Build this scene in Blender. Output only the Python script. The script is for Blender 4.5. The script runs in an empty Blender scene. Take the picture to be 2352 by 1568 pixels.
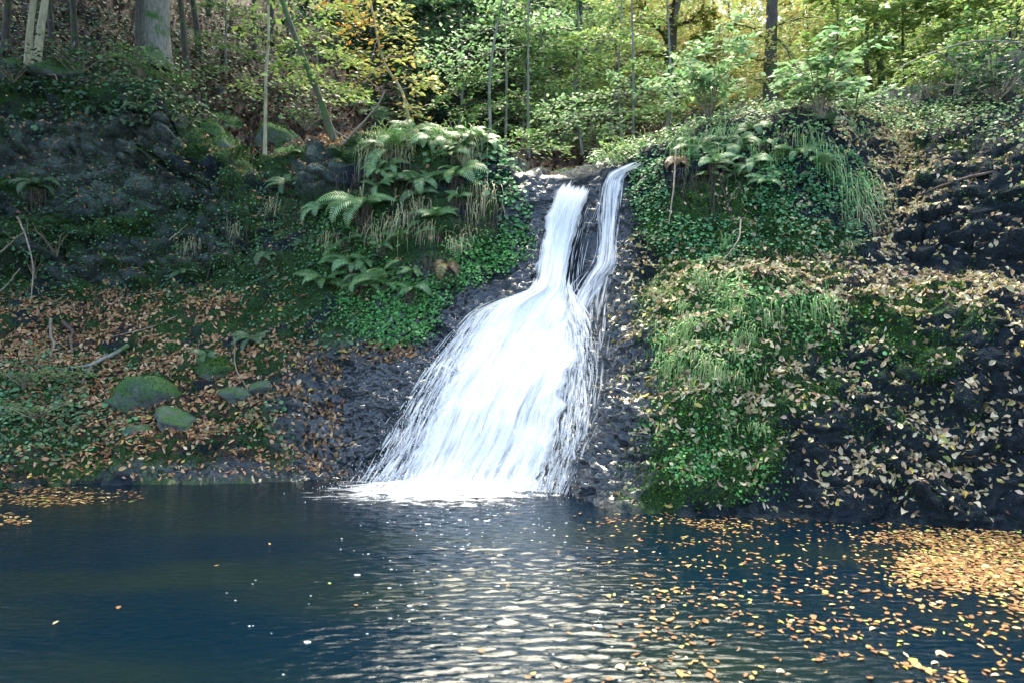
import bpy, math, random
import numpy as np
from mathutils import Vector, Matrix
from mathutils.bvhtree import BVHTree

random.seed(7)
rng = np.random.default_rng(7)
scene = bpy.context.scene
COL = scene.collection

# ------------------------------------------------------------------ camera
CAMZ = 1.5
F = 1568.0            # focal length in units of a 2352 px wide picture (24 mm on 36 mm)
cd = bpy.data.cameras.new('camera'); cam = bpy.data.objects.new('camera', cd); COL.objects.link(cam)
cd.lens = 24; cd.sensor_width = 36; cd.clip_start = 0.05; cd.clip_end = 500
cam.location = (0, 0, CAMZ); cam.rotation_euler = (math.radians(90), 0, 0)
cd.dof.use_dof = True; cd.dof.focus_distance = 7.2; cd.dof.aperture_fstop = 2.0
scene.camera = cam

# ------------------------------------------------------------------ sky, sun, exposure
SUN_EL, SUN_AZ = math.radians(63), math.radians(3)      # azimuth clockwise from +Y
w = bpy.data.worlds.new('World'); scene.world = w; w.use_nodes = True
wn = w.node_tree.nodes; bg = wn['Background']
sky = wn.new('ShaderNodeTexSky'); sky.sky_type = 'NISHITA'; sky.sun_disc = False
sky.sun_elevation = SUN_EL; sky.sun_rotation = SUN_AZ; sky.air_density = 1.0; sky.dust_density = 2.5; sky.ozone_density = 0.4
w.node_tree.links.new(sky.outputs[0], bg.inputs[0]); bg.inputs[1].default_value = 0.15
sl = bpy.data.lights.new('sun', 'SUN'); sun = bpy.data.objects.new('sun', sl); COL.objects.link(sun)
sl.energy = 2.4; sl.angle = math.radians(42); sl.color = (1.0, 0.94, 0.68)
sd = Vector((math.sin(SUN_AZ) * math.cos(SUN_EL), math.cos(SUN_AZ) * math.cos(SUN_EL), math.sin(SUN_EL)))
sun.rotation_euler = sd.to_track_quat('Z', 'Y').to_euler()
vs = scene.view_settings
vs.view_transform = 'Standard'; vs.look = 'None'; vs.gamma = 1; vs.use_curve_mapping = False; vs.exposure = 2.4
cy = scene.cycles
cy.max_bounces = 6; cy.diffuse_bounces = 3; cy.glossy_bounces = 3; cy.transmission_bounces = 4; cy.transparent_max_bounces = 14
cy.caustics_reflective = False; cy.caustics_refractive = False; cy.sample_clamp_indirect = 6
cy.use_denoising = True

# ------------------------------------------------------------------ numeric helpers
_perm = np.random.default_rng(3).permutation(256); _perm = np.concatenate([_perm, _perm, _perm])
_grad = np.random.default_rng(4).normal(size=(256, 3)); _grad /= np.linalg.norm(_grad, axis=1)[:, None]
def pnoise(p):
    p = np.asarray(p, float); i = np.floor(p).astype(int); f = p - i; i &= 255
    u = f * f * f * (f * (f * 6 - 15) + 10)
    def g(dx, dy, dz):
        h = _perm[_perm[_perm[(i[..., 0] + dx) & 255] + ((i[..., 1] + dy) & 255)] + ((i[..., 2] + dz) & 255)]
        gr = _grad[h]
        return gr[..., 0] * (f[..., 0] - dx) + gr[..., 1] * (f[..., 1] - dy) + gr[..., 2] * (f[..., 2] - dz)
    L = lambda a, b, t: a + (b - a) * t
    x0 = L(L(g(0,0,0), g(1,0,0), u[..., 0]), L(g(0,1,0), g(1,1,0), u[..., 0]), u[..., 1])
    x1 = L(L(g(0,0,1), g(1,0,1), u[..., 0]), L(g(0,1,1), g(1,1,1), u[..., 0]), u[..., 1])
    return L(x0, x1, u[..., 2]) * 1.5
def fbm(p, o=4, lac=2.03, gain=0.5):
    s = 0; a = 1; t = 0
    for k in range(o):
        s = s + a * pnoise(p + k * 17.3); t += a; a *= gain; p = p * lac
    return s / t
def ridged(p, o=3):
    s = 0; a = 1; t = 0
    for k in range(o):
        s = s + a * (1 - np.abs(pnoise(p + k * 9.1)) * 2); t += a; a *= 0.5; p = p * 2.1
    return s / t
def worley(p):
    i = np.floor(p).astype(int); f = p - i
    d1 = np.full(p.shape[:-1], 9.0); d2 = d1.copy(); idn = np.zeros(p.shape[:-1])
    for dx in (-1, 0, 1):
        for dy in (-1, 0, 1):
            for dz in (-1, 0, 1):
                h = _perm[_perm[_perm[(i[..., 0] + dx) & 255] + ((i[..., 1] + dy) & 255)] + ((i[..., 2] + dz) & 255)]
                q = _grad[h] * 0.5 + 0.5
                d = np.sqrt((dx + q[..., 0] - f[..., 0])**2 + (dy + q[..., 1] - f[..., 1])**2 + (dz + q[..., 2] - f[..., 2])**2)
                c = d < d1
                d2 = np.where(c, d1, np.minimum(d2, d)); idn = np.where(c, h / 255.0, idn); d1 = np.where(c, d, d1)
    return d1, d2, idn
def sstep(a, b, x):
    t = np.clip((x - a) / (b - a), 0, 1); return t * t * (3 - 2 * t)
def pchip(x, y, xi):
    """monotone cubic; y (n, ...), returns (len(xi), ...)"""
    x = np.asarray(x, float); y = np.asarray(y, float); h = np.diff(x); hs = h.reshape((-1,) + (1,) * (y.ndim - 1))
    d = np.diff(y, axis=0) / hs; m = np.zeros_like(y)
    w1 = 2 * hs[1:] + hs[:-1]; w2 = hs[1:] + 2 * hs[:-1]
    ok = d[1:] * d[:-1] > 0
    with np.errstate(divide='ignore', invalid='ignore'):
        mm = (w1 + w2) / (w1 / d[:-1] + w2 / d[1:])
    m[1:-1] = np.where(ok, mm, 0); m[0] = d[0]; m[-1] = d[-1]
    k = np.clip(np.searchsorted(x, xi) - 1, 0, len(x) - 2); t = ((xi - x[k]) / h[k]).reshape((-1,) + (1,) * (y.ndim - 1)); hk = hs[k]
    return (2*t**3 - 3*t**2 + 1) * y[k] + (t**3 - 2*t**2 + t) * hk * m[k] + (-2*t**3 + 3*t**2) * y[k+1] + (t**3 - t**2) * hk * m[k+1]
def unit(v):
    return v / np.maximum(np.linalg.norm(v, axis=-1, keepdims=True), 1e-9)
def P(px, py, Y):                     # a point at depth Y, from its place in the 2352 px picture
    return Vector(((px - 1176) / F * Y, Y, CAMZ + (784 - py) / F * Y))

def mesh_np(name, V, faces, mat, col=None, uv=None, smooth=False, attrs=None):
    """faces: list of int arrays (M,3) or (M,4)"""
    me = bpy.data.meshes.new(name)
    V = np.asarray(V, np.float32); faces = [np.asarray(f, np.int32) for f in faces if len(f)]
    me.vertices.add(len(V)); me.vertices.foreach_set('co', V.ravel())
    lv = np.concatenate([f.ravel() for f in faces]); tot = np.concatenate([np.full(len(f), f.shape[1], np.int32) for f in faces])
    st = np.concatenate([[0], np.cumsum(tot)[:-1]]).astype(np.int32)
    me.loops.add(len(lv)); me.loops.foreach_set('vertex_index', lv)
    me.polygons.add(len(tot)); me.polygons.foreach_set('loop_start', st); me.polygons.foreach_set('loop_total', tot)
    if smooth: me.polygons.foreach_set('use_smooth', np.ones(len(tot), bool))
    if col is not None:
        c = np.ones((len(V), 4), np.float32); c[:, :3] = col
        a = me.color_attributes.new('tint', 'FLOAT_COLOR', 'POINT'); a.data.foreach_set('color', c.ravel())
    for k, v in (attrs or {}).items():
        a = me.attributes.new(k, 'FLOAT', 'POINT'); a.data.foreach_set('value', np.asarray(v, np.float32).ravel())
    if uv is not None:
        a = me.uv_layers.new(name='UVMap'); a.data.foreach_set('uv', np.asarray(uv, np.float32)[lv].ravel())
    me.update(calc_edges=True); me.validate()
    if mat: me.materials.append(mat)
    return me
def obj(name, me, parent=None, loc=None):
    o = bpy.data.objects.new(name, me); COL.objects.link(o)
    if parent: o.parent = parent
    if loc is not None: o.location = loc
    return o
def empty(name, loc=(0, 0, 0)):
    o = bpy.data.objects.new(name, None); COL.objects.link(o); o.location = loc; o.empty_display_size = 0.1; return o
def tag(o, label=None, cat=None, group=None, kind=None):
    if label: o['label'] = label
    if cat: o['category'] = cat
    if group: o['group'] = group
    if kind: o['kind'] = kind
    return o
def frames(N, spin):
    """orthonormal frames with Z = N and X turned by spin"""
    ref = np.where(np.abs(N[:, 2:3]) < 0.95, np.array([[0, 0, 1.0]]), np.array([[1.0, 0, 0]]))
    X = unit(np.cross(ref, N)); Y = np.cross(N, X)
    c, s = np.cos(spin)[:, None], np.sin(spin)[:, None]
    return X * c + Y * s, Y * c - X * s, N
def bake(T, Fs, pos, X, Y, Z, sc, col=None):
    """copies of template T at every pos"""
    n, k = len(pos), len(T)
    if np.ndim(sc) == 1: sc = np.repeat(sc[:, None], 3, 1)
    V = pos[:, None] + (T[None, :, 0:1] * sc[:, None, 0:1]) * X[:, None] + (T[None, :, 1:2] * sc[:, None, 1:2]) * Y[:, None] + (T[None, :, 2:3] * sc[:, None, 2:3]) * Z[:, None]
    fs = [(np.asarray(f)[None] + (np.arange(n) * k)[:, None, None]).reshape(-1, np.asarray(f).shape[1]) for f in Fs]
    c = np.repeat(col, k, 0) if col is not None else None
    return V.reshape(-1, 3), fs, c
def merge(parts):
    Vs, Fs, Cs, off = [], [], [], 0
    for V, fs, c in parts:
        Vs.append(V); Fs += [f + off for f in fs]; Cs.append(c); off += len(V)
    return np.concatenate(Vs), Fs, (np.concatenate(Cs) if Cs[0] is not None else None)
def pick(pal, n, jit=0.18, r=None):
    r = r or rng
    pal = np.asarray(pal, float); wts = pal[:, 3] / pal[:, 3].sum()
    c = pal[r.choice(len(pal), n, p=wts), :3]
    return np.clip(c * (1 + r.normal(size=(n, 1)) * jit) * (1 + r.normal(size=(n, 3)) * jit * 0.35), 0.002, 0.9)

# ------------------------------------------------------------------ materials
def newmat(name):
    m = bpy.data.materials.new(name); m.use_nodes = True; nt = m.node_tree
    return m, nt, nt.nodes['Principled BSDF'], nt.nodes['Material Output']
def nd(nt, t, **kw):
    n = nt.nodes.new(t)
    for k, v in kw.items(): setattr(n, k, v)
    return n
def noise(nt, scale, detail=4, rough=0.6, vec=None, dist=0):
    n = nd(nt, 'ShaderNodeTexNoise'); n.inputs['Scale'].default_value = scale; n.inputs['Detail'].default_value = detail
    n.inputs['Roughness'].default_value = rough; n.inputs['Distortion'].default_value = dist
    if vec is not None: nt.links.new(vec, n.inputs['Vector'])
    return n.outputs[0]
def ramp(nt, fac, stops):
    r = nd(nt, 'ShaderNodeValToRGB'); e = r.color_ramp.elements
    while len(e) < len(stops): e.new(0.5)
    for k, (p, c) in enumerate(stops):
        e[k].position = p; e[k].color = (c if len(c) == 4 else tuple(c) + (1,)) if not isinstance(c, (int, float)) else (c, c, c, 1)
    nt.links.new(fac, r.inputs[0]); return r.outputs[0]
def mixc(nt, f, a, b):
    m = nd(nt, 'ShaderNodeMix', data_type='RGBA')
    for s, i in ((f, 0), (a, 6), (b, 7)):
        if isinstance(s, (int, float)): m.inputs[i].default_value = s
        elif isinstance(s, tuple): m.inputs[i].default_value = s + (1,)
        else: nt.links.new(s, m.inputs[i])
    return m.outputs[2]
def math_(nt, op, a, b=None, c=None):
    m = nd(nt, 'ShaderNodeMath', operation=op)
    for i, s in enumerate((a, b, c)):
        if s is None: continue
        if isinstance(s, (int, float)): m.inputs[i].default_value = s
        else: nt.links.new(s, m.inputs[i])
    return m.outputs[0]
def attr(nt, name, out='Fac'):
    a = nd(nt, 'ShaderNodeAttribute'); a.attribute_name = name; return a.outputs[out]
def bump(nt, h, dist, strength=1.0, bsdf=None):
    b = nd(nt, 'ShaderNodeBump'); b.inputs['Strength'].default_value = strength; b.inputs['Distance'].default_value = dist
    nt.links.new(h, b.inputs['Height'])
    if bsdf: nt.links.new(b.outputs[0], bsdf.inputs['Normal'])
    return b.outputs[0]
def leaf_mat(name, rough=0.45, trans=0.3, spec=0.5, vein=True):
    """foliage coloured by the tint stored per leaf; light passes through it"""
    m, nt, b, out = newmat(name); L = nt.links.new
    c = attr(nt, 'tint', 'Color')
    n = noise(nt, 40, 3)
    c2 = mixc(nt, ramp(nt, n, [(0.3, 0.0), (0.75, 0.35)]), c, (0.16, 0.12, 0.06))
    L(c2, b.inputs['Base Color']); b.inputs['Roughness'].default_value = rough; b.inputs['Specular IOR Level'].default_value = spec
    t = nd(nt, 'ShaderNodeBsdfTranslucent'); L(c, t.inputs[0])
    mx = nd(nt, 'ShaderNodeMixShader'); mx.inputs[0].default_value = trans
    L(b.outputs[0], mx.inputs[1]); L(t.outputs[0], mx.inputs[2]); L(mx.outputs[0], out.inputs[0])
    return m
M_LEAF = leaf_mat('foliage', 0.46, 0.42, 0.4)
M_FERN = leaf_mat('fern_leaf', 0.40, 0.28, 0.55)
M_COVER = leaf_mat('creeper_leaf', 0.52, 0.25, 0.3)
M_DEAD = leaf_mat('dead_leaf', 0.6, 0.12, 0.25)
M_LITTER = leaf_mat('slope_litter', 0.9, 0.1, 0.05)
M_GRASS = leaf_mat('grass_blade', 0.45, 0.25, 0.45)
M_MOSS = leaf_mat('moss_tuft', 0.8, 0.2, 0.2)
def bark(name, c1, c2, moss=0.0):
    m, nt, b, out = newmat(name); L = nt.links.new
    tc = nd(nt, 'ShaderNodeTexCoord'); mp = nd(nt, 'ShaderNodeMapping'); mp.inputs['Scale'].default_value = (1, 1, 0.25)
    L(tc.outputs['Object'], mp.inputs[0])
    n = noise(nt, 28, 5, 0.65, mp.outputs[0]); big = noise(nt, 3.5, 4, 0.6, tc.outputs['Object'])
    c = mixc(nt, ramp(nt, n, [(0.3, 0), (0.7, 1)]), c1, c2)
    if moss: c = mixc(nt, ramp(nt, big, [(0.62 - moss * 0.35, 0), (0.7 - moss * 0.2, 1)]), c, (0.05, 0.12, 0.025))
    L(c, b.inputs['Base Color']); b.inputs['Roughness'].default_value = 0.85; bump(nt, n, 0.02, 0.8, b)
    return m
M_BARK_DARK = bark('bark_dark', (0.028, 0.026, 0.026), (0.10, 0.085, 0.07), 0.3)
M_BARK_GREY = bark('bark_grey', (0.10, 0.10, 0.09), (0.30, 0.29, 0.24), 0.35)
M_BARK_PALE = bark('bark_pale', (0.22, 0.21, 0.13), (0.48, 0.44, 0.28), 0.15)
M_BARK_MOSS = bark('bark_mossy', (0.03, 0.035, 0.025), (0.11, 0.11, 0.06), 0.42)
M_TWIG = bark('twig_bark', (0.14, 0.11, 0.08), (0.36, 0.30, 0.22), 0.0)
M_ROOT = bark('root_fibre', (0.05, 0.035, 0.03), (0.17, 0.12, 0.09), 0.0)

# ------------------------------------------------------------------ terrain: pool bed, banks, rock faces, hillside as one sheet
# px : shore py, then (py, depth) of low bank, ledge lip, ledge back, upper face, crest, behind, hill foot, hill, far
T_COLS = {
 -500: (1125, (960,7.6),(800,8.6),(620,9.4),(380,9.9),(150,10.8),(110,13),(20,17),(-200,24),(-550,38)),
 0:   (1120, (960,7.8),(800,8.8),(640,9.8),(420,10.3),(185,11.2),(150,13),(60,17),(-150,24),(-500,38)),
 200: (1113, (960,7.9),(800,8.9),(650,9.8),(420,10.2),(200,10.9),(165,13),(70,17),(-150,24),(-500,38)),
 350: (1110, (960,7.9),(800,8.8),(640,9.6),(430,10.1),(230,10.6),(160,13.5),(60,18),(-150,25),(-450,38)),
 450: (1107, (960,7.9),(800,8.7),(640,9.4),(450,9.9),(320,10.3),(230,13),(90,18),(-100,25),(-450,38)),
 600: (1103, (950,8.0),(800,8.6),(630,9.2),(480,9.6),(420,9.9),(300,12.5),(130,18),(-80,26),(-400,40)),
 720: (1102, (940,8.0),(800,8.4),(640,8.9),(480,9.3),(370,9.6),(320,12),(170,18),(-30,27),(-350,40)),
 850: (1100, (930,7.9),(780,8.3),(620,8.7),(460,9.0),(330,9.3),(340,11.5),(220,18),(30,27),(-300,42)),
 1000:(1103, (930,7.7),(770,8.1),(610,8.5),(460,8.9),(325,9.2),(360,11.5),(270,18),(60,28),(-250,43)),
 1120:(1112, (930,7.5),(760,8.0),(610,8.4),(460,8.8),(340,9.2),(380,11.5),(300,18),(100,28),(-200,43)),
 1200:(1118, (930,7.45),(760,7.95),(610,8.35),(470,8.65),(405,8.9),(395,11.5),(320,18),(120,28),(-200,43)),
 1300:(1125, (930,7.4),(750,7.9),(610,8.35),(490,8.55),(420,8.7),(408,11),(335,18),(140,28),(-200,43)),
 1370:(1150, (940,7.1),(760,7.7),(620,8.2),(490,8.5),(410,8.7),(400,11),(330,18),(150,28),(-150,43)),
 1450:(1175, (940,6.7),(740,7.3),(610,7.9),(490,8.3),(370,8.7),(380,11),(300,18),(180,30),(-100,45)),
 1550:(1182, (920,6.45),(690,7.1),(600,7.7),(460,8.0),(325,8.5),(330,11),(280,19),(220,32),(0,50)),
 1700:(1186, (920,6.3),(650,6.9),(595,7.5),(460,7.8),(290,8.4),(290,11),(250,19),(220,32),(50,50)),
 1850:(1190, (910,6.15),(660,6.7),(605,7.35),(460,7.7),(275,8.2),(270,11),(240,19),(215,32),(60,50)),
 1960:(1196, (910,6.05),(665,6.6),(620,7.2),(450,7.8),(280,8.8),(260,11),(240,19),(215,32),(60,50)),
 2050:(1200, (900,5.95),(670,6.5),(625,7.1),(450,7.9),(290,9.3),(250,11),(230,19),(215,32),(60,50)),
 2150:(1204, (900,5.85),(675,6.4),(635,7.0),(440,7.6),(300,8.7),(235,10.5),(210,17),(190,30),(60,50)),
 2352:(1212, (900,5.7),(670,6.2),(640,6.8),(420,7.2),(290,8.0),(170,10),(100,16),(60,28),(0,50)),
 2850:(1230, (900,5.4),(660,5.9),(620,6.4),(400,6.8),(200,7.6),(60,9.6),(-50,15),(-100,26),(-150,48)),
}
pxs = sorted(T_COLS); grid = []
for px in pxs:
    c = T_COLS[px]; Ys = 2352.0 / (c[0] - 784)
    rows = [(Ys - 1.4, -0.9), (Ys, 0.0)] + [(Y, CAMZ + (784 - py) / F * Y) for py, Y in c[1:]]
    grid.append(rows)
grid = np.array(grid)                                     # (cols, rows, 2)
seg = [8, 64, 62, 40, 62, 56, 22, 26, 26, 14]
vi = np.concatenate([np.arange(n) / n + k for k, n in enumerate(seg)] + [[len(seg)]])
u_in = np.linspace(-60, 2412, 500); ui = np.concatenate([np.linspace(-500, -60, 24)[:-1], u_in, np.linspace(2412, 2850, 24)[1:]])
g1 = pchip(np.arange(grid.shape[1]), np.swapaxes(grid, 0, 1), vi)            # (V, cols, 2)
g2 = pchip(np.array(pxs, float), np.swapaxes(g1, 0, 1), ui)                   # (U, V, 2)
g2 = np.swapaxes(g2, 0, 1)
NV, NU = g2.shape[:2]
TP = np.stack([(ui[None, :] - 1176) / F * g2[..., 0], g2[..., 0], g2[..., 1]], -1)
def gnormals(A):
    du = np.gradient(A, axis=1); dv = np.gradient(A, axis=0); return unit(np.cross(du, dv))
N0 = gnormals(TP)
if N0[..., 1].mean() > 0 and N0[..., 2].mean() < 0: N0 = -N0
def pic(A):
    return 1176 + A[..., 0] / A[..., 1] * F, 784 - (A[..., 2] - CAMZ) / A[..., 1] * F
def blobs(px, py, L):
    m = np.zeros(px.shape)
    for cx, cy_, rx, ry, wt in L:
        d = ((px - cx) / rx)**2 + ((py - cy_) / ry)**2
        m = np.maximum(m, wt * np.clip(1.35 - d, 0, 1))
    return m
VR = np.repeat(vi[:, None], NU, 1)
PX, PY = pic(TP)
near = sstep(0.3, 1.2, VR) * (1 - sstep(6.2, 7.5, VR))
far = sstep(6.2, 7.2, VR)
warp = np.stack([fbm(TP * 1.1 + 31), fbm(TP * 1.1 + 57), fbm(TP * 1.1 + 91)], -1)
Q = TP + warp * 0.35
WETL = [(860,960,230,190,1),(1080,730,170,80,1),(1220,560,60,170,1),(1400,920,130,260,1),(1400,560,60,170,1),(1300,1130,150,60,1),(1000,880,200,260,1),(560,1085,330,26,.55),(1250,480,60,80,1)]
wet = blobs(PX, PY, WETL) * (VR < 6.1)
grey = blobs(PX, PY, [(200,330,190,110,1),(250,420,170,80,1),(100,450,120,60,.7),(720,400,90,70,1),(300,300,150,60,1),(250,600,260,60,.8),(420,545,170,50,.7),(100,330,160,120,.9),(420,450,120,90,.6),(2200,480,220,120,.2)]) * (VR < 6.3)
chan = blobs(PX, PY, [(1300,700,130,420,1),(1180,900,170,260,1)])
d = 0.20 * fbm(Q * 0.8, 3) + 0.075 * ridged(Q * 2.1, 3) + 0.07 * fbm(Q * 5.0, 3) + 0.035 * fbm(Q * 13, 2)
w1, w2, wid = worley((Q + 0.25 * warp) * np.array([0.8, 1.0, 1.5]) * 0.85 + 5)
block = (wid - 0.5) * 0.85 - 0.12 * np.exp(-((w2 - w1) / 0.10)**2) + 0.10 * ridged(Q * np.array([1.6, 1.6, 3.2]) + 8, 3)
d = d + block * sstep(0.05, 0.8, grey) * 0.9 + 0.10 * block * (1 - grey)
e1, e2, eid = worley((Q + 0.12 * warp) * np.array([0.9, 1.0, 1.7]) * 2.3 + 23)
crag = (eid - 0.5) * 0.20 - 0.11 * np.exp(-((e2 - e1) / 0.13)**2)
cm = np.clip(0.25 + 0.9 * grey + 0.7 * blobs(PX, PY, [(2200,480,260,140,.3),(2200,900,350,300,.2),(1450,900,100,250,.6),(250,560,330,110,1),(520,430,160,160,.7),(1240,520,60,120,.8)]), 0, 1.1) * (1 - 0.7 * blobs(PX, PY, [(400,880,500,190,1)]))
d = d + crag * cm * (1 - 0.5 * wet)
c1, c2, cid = worley(TP * np.array([1, 1, 1.2]) * 8.5)
d = d + wet * (0.11 * (0.5 - c1) + 0.04 * fbm(TP * 22, 2))
rid = ridged(np.stack([TP[..., 0] * 1.2 + TP[..., 2] * 1.6, TP[..., 1] * 1.5, TP[..., 2] * 4.5 - TP[..., 0] * 3.5], -1), 3)
rw = blobs(PX, PY, [(1390,940,150,260,1)])
d = d + 0.09 * rw * rid
m1, m2, mid_ = worley(Q * 3.2 + 11)                     # cushions of moss and lumps
d = d + np.where(PX > 1400, 0.12, 0.08) * (0.55 - m1) * (1 - wet) * (1 - grey * 0.8)
amp = near * (1 - 0.55 * chan) + far * 1.6
d = d * amp + far * 0.25 * fbm(TP * 0.35, 3)
TP = TP + N0 * d[..., None]
TN = gnormals(TP)
if (TN * N0).sum(-1).mean() < 0: TN = -TN
PX, PY = pic(TP)
nz = TN[..., 2]
fb = fbm(TP * 2.3 + 40, 4); fb2 = fbm(TP * 0.9 + 71, 3); fb3 = fbm(TP * 6.0 + 13, 3)
MOSSL = [(560,310,130,70,1),(480,330,120,60,.9),(600,380,90,60,.8),(390,250,120,50,.8),(150,190,220,50,.7),(330,1000,190,50,1),(450,720,300,90,.8),(150,1075,260,40,.9),(340,850,160,70,.9),
  (620,640,200,80,.8),(780,640,190,130,.8),(950,520,230,170,.8),(1620,740,190,190,1),(1780,730,190,130,1),(1820,860,150,120,.8),(1570,880,170,130,1),(1700,960,130,190,.9),(1490,1090,130,120,1),(1540,980,110,130,1),(1980,800,200,160,.55),(2100,950,220,160,.45),(1640,1090,130,90,.8),(2060,700,170,60,.8),(2200,760,100,160,.55),(1900,870,130,120,.4),
  (1650,520,220,130,.9),(1850,560,150,80,.8),(1850,640,170,40,.7),(520,900,260,120,.7),(700,800,180,70,.8),(100,950,180,140,.8),(1050,340,160,60,.9),(120,500,220,60,.7),(330,490,170,50,.8),(480,600,220,70,.8),(60,280,150,60,.6),(420,400,120,80,.7),(250,250,200,30,.9),(2240,420,150,80,.4),(2150,380,120,120,.45),(600,990,120,60,.8)]
moss = blobs(PX, PY, MOSSL) * (VR < 6.5)
moss = np.clip(moss * 1.2 + fb * 0.9 - 0.25, 0, 1) * (1 - wet * 0.9) * (1 - grey * 0.75)
moss = np.maximum(moss, (PX < 1000) * (VR < 6.5) * np.clip(0.60 + fb * 1.3, 0, 1) * (1 - wet) * (1 - grey * 0.6))
moss = np.maximum(moss, (sstep(0.05, 0.5, fb + nz * 0.3) * 0.8) * sstep(6.0, 6.6, VR) * (1 - sstep(7, 8, VR)))
LITL = [(150,800,260,120,1),(60,1050,200,70,.7),(400,930,330,170,1),(600,1040,260,60,1),(620,820,200,70,.8),(330,700,330,50,.8),(120,260,140,30,.5),(750,300,80,50,.8),(2050,420,70,180,.9),(1880,660,330,50,1),(2250,680,150,40,1),(1750,600,160,40,.8),(1250,410,70,16,1),(950,790,90,30,.8)]
lit = blobs(PX, PY, LITL) * (VR < 6.6)
lit = np.clip(lit + fb2 * 0.7 + fb3 * 0.5 - 0.30, 0, 1) * sstep(0.1, 0.5, nz) * (1 - wet)
lit = np.maximum(lit, sstep(6.1, 7.0, VR) * np.clip(0.75 + fb * 1.2, 0, 1) * (1 - sstep(1400, 1900, PX)))
greyv = np.clip(grey * 1.3 + fb * 0.5 - 0.25, 0, 1) * (PX < 1200)

idx = np.arange(NV * NU).reshape(NV, NU)
TF = np.stack([idx[:-1, :-1], idx[:-1, 1:], idx[1:, 1:], idx[1:, :-1]], -1).reshape(-1, 4)
def terrain_mat():
    m, nt, b, out = newmat('bank_ground'); L = nt.links.new
    tc = nd(nt, 'ShaderNodeTexCoord').outputs['Object']
    n1 = noise(nt, 5, 6, 0.65, tc); n2 = noise(nt, 30, 5, 0.7, tc); n3 = noise(nt, 90, 3, 0.6, tc)
    rock = mixc(nt, ramp(nt, n2, [(0.3, 0), (0.7, 1)]), (0.0025, 0.009, 0.016), (0.016, 0.037, 0.055))
    rock = mixc(nt, ramp(nt, n1, [(0.45, 0), (0.7, 0.7)]), rock, (0.010, 0.026, 0.018))
    gr = mixc(nt, ramp(nt, n2, [(0.35, 0), (0.65, 1)]), (0.05, 0.08, 0.075), (0.22, 0.26, 0.205))
    gr = mixc(nt, ramp(nt, n1, [(0.45, 0), (0.62, 0.8)]), gr, (0.022, 0.032, 0.035))
    ms = mixc(nt, ramp(nt, n2, [(0.3, 0), (0.72, 1)]), (0.006, 0.030, 0.012), (0.055, 0.15, 0.022))
    vo = nd(nt, 'ShaderNodeTexVoronoi'); vo.inputs['Scale'].default_value = 16; L(tc, vo.inputs['Vector'])
    lt = ramp(nt, vo.outputs['Color'], [(0.0, (0.014, 0.008, 0.007)), (0.35, (0.034, 0.017, 0.012)), (0.65, (0.065, 0.030, 0.020)), (1.0, (0.12, 0.062, 0.04))])
    lt = mixc(nt, ramp(nt, n1, [(0.35, 0.75), (0.6, 0.0)]), lt, (0.035, 0.03, 0.025))
    c = mixc(nt, attr(nt, 'grey'), rock, gr)
    c = mixc(nt, math_(nt, 'MULTIPLY', attr(nt, 'wet'), ramp(nt, n2, [(0.4, 0.0), (0.7, 0.8)])), c, (0.014, 0.034, 0.046))
    def edge(a): return ramp(nt, math_(nt, 'ADD', attr(nt, a), math_(nt, 'MULTIPLY', math_(nt, 'SUBTRACT', n2, 0.5), 0.9)), [(0.35, 0), (0.6, 1)])
    ml = edge('moss'); ll = edge('litter')
    c = mixc(nt, ml, c, ms); c = mixc(nt, ll, c, lt)
    L(c, b.inputs['Base Color'])
    wt = attr(nt, 'wet')
    r = math_(nt, 'SUBTRACT', 0.80, math_(nt, 'MULTIPLY', wt, 0.62)); L(r, b.inputs['Roughness']); L(math_(nt, 'ADD', 0.4, math_(nt, 'MULTIPLY', wt, 0.6)), b.inputs['Specular IOR Level']); L(wt, b.inputs['Coat Weight']); b.inputs['Coat Roughness'].default_value = 0.05; b.inputs['Coat IOR'].default_value = 1.5
    h = math_(nt, 'ADD', math_(nt, 'MULTIPLY', n2, 1.0), math_(nt, 'MULTIPLY', n3, 0.4)); vb = nd(nt, 'ShaderNodeTexVoronoi'); vb.inputs['Scale'].default_value = 19; L(tc, vb.inputs['Vector'])
    h = math_(nt, 'ADD', h, math_(nt, 'MULTIPLY', math_(nt, 'MULTIPLY', vb.outputs['Distance'], wt), -1.6))
    h = math_(nt, 'ADD', h, math_(nt, 'MULTIPLY', n1, 1.6)); bump(nt, h, 0.09, 1.0, b)
    return m
M_GROUND = terrain_mat()
ground_me = mesh_np('ground', TP.reshape(-1, 3), [TF], M_GROUND, smooth=True, attrs=dict(wet=wet, moss=moss, litter=lit, grey=greyv))
ground = obj('hillside_ground', ground_me); tag(ground, 'dark mossy rock banks and leaf strewn hillside around the pool', 'ground', kind='structure')
bvh = BVHTree.FromPolygons([tuple(v) for v in TP.reshape(-1, 3).tolist()], TF.tolist())
def hit(px, py, default=9.0):
    dr = (P(px, py, 1.0) - Vector((0, 0, CAMZ))).normalized()
    r = bvh.ray_cast(Vector((0, 0, CAMZ)), dr, 200)
    if r[0] is None: return P(px, py, default), Vector((0, -0.7, 0.7))
    n = r[1]
    if n.dot(dr) > 0: n = -n
    return r[0], n
def gz(x, y):
    r = bvh.ray_cast(Vector((x, y, 60)), Vector((0, 0, -1)), 120)
    return r[0].z if r[0] is not None else -1.0
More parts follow.
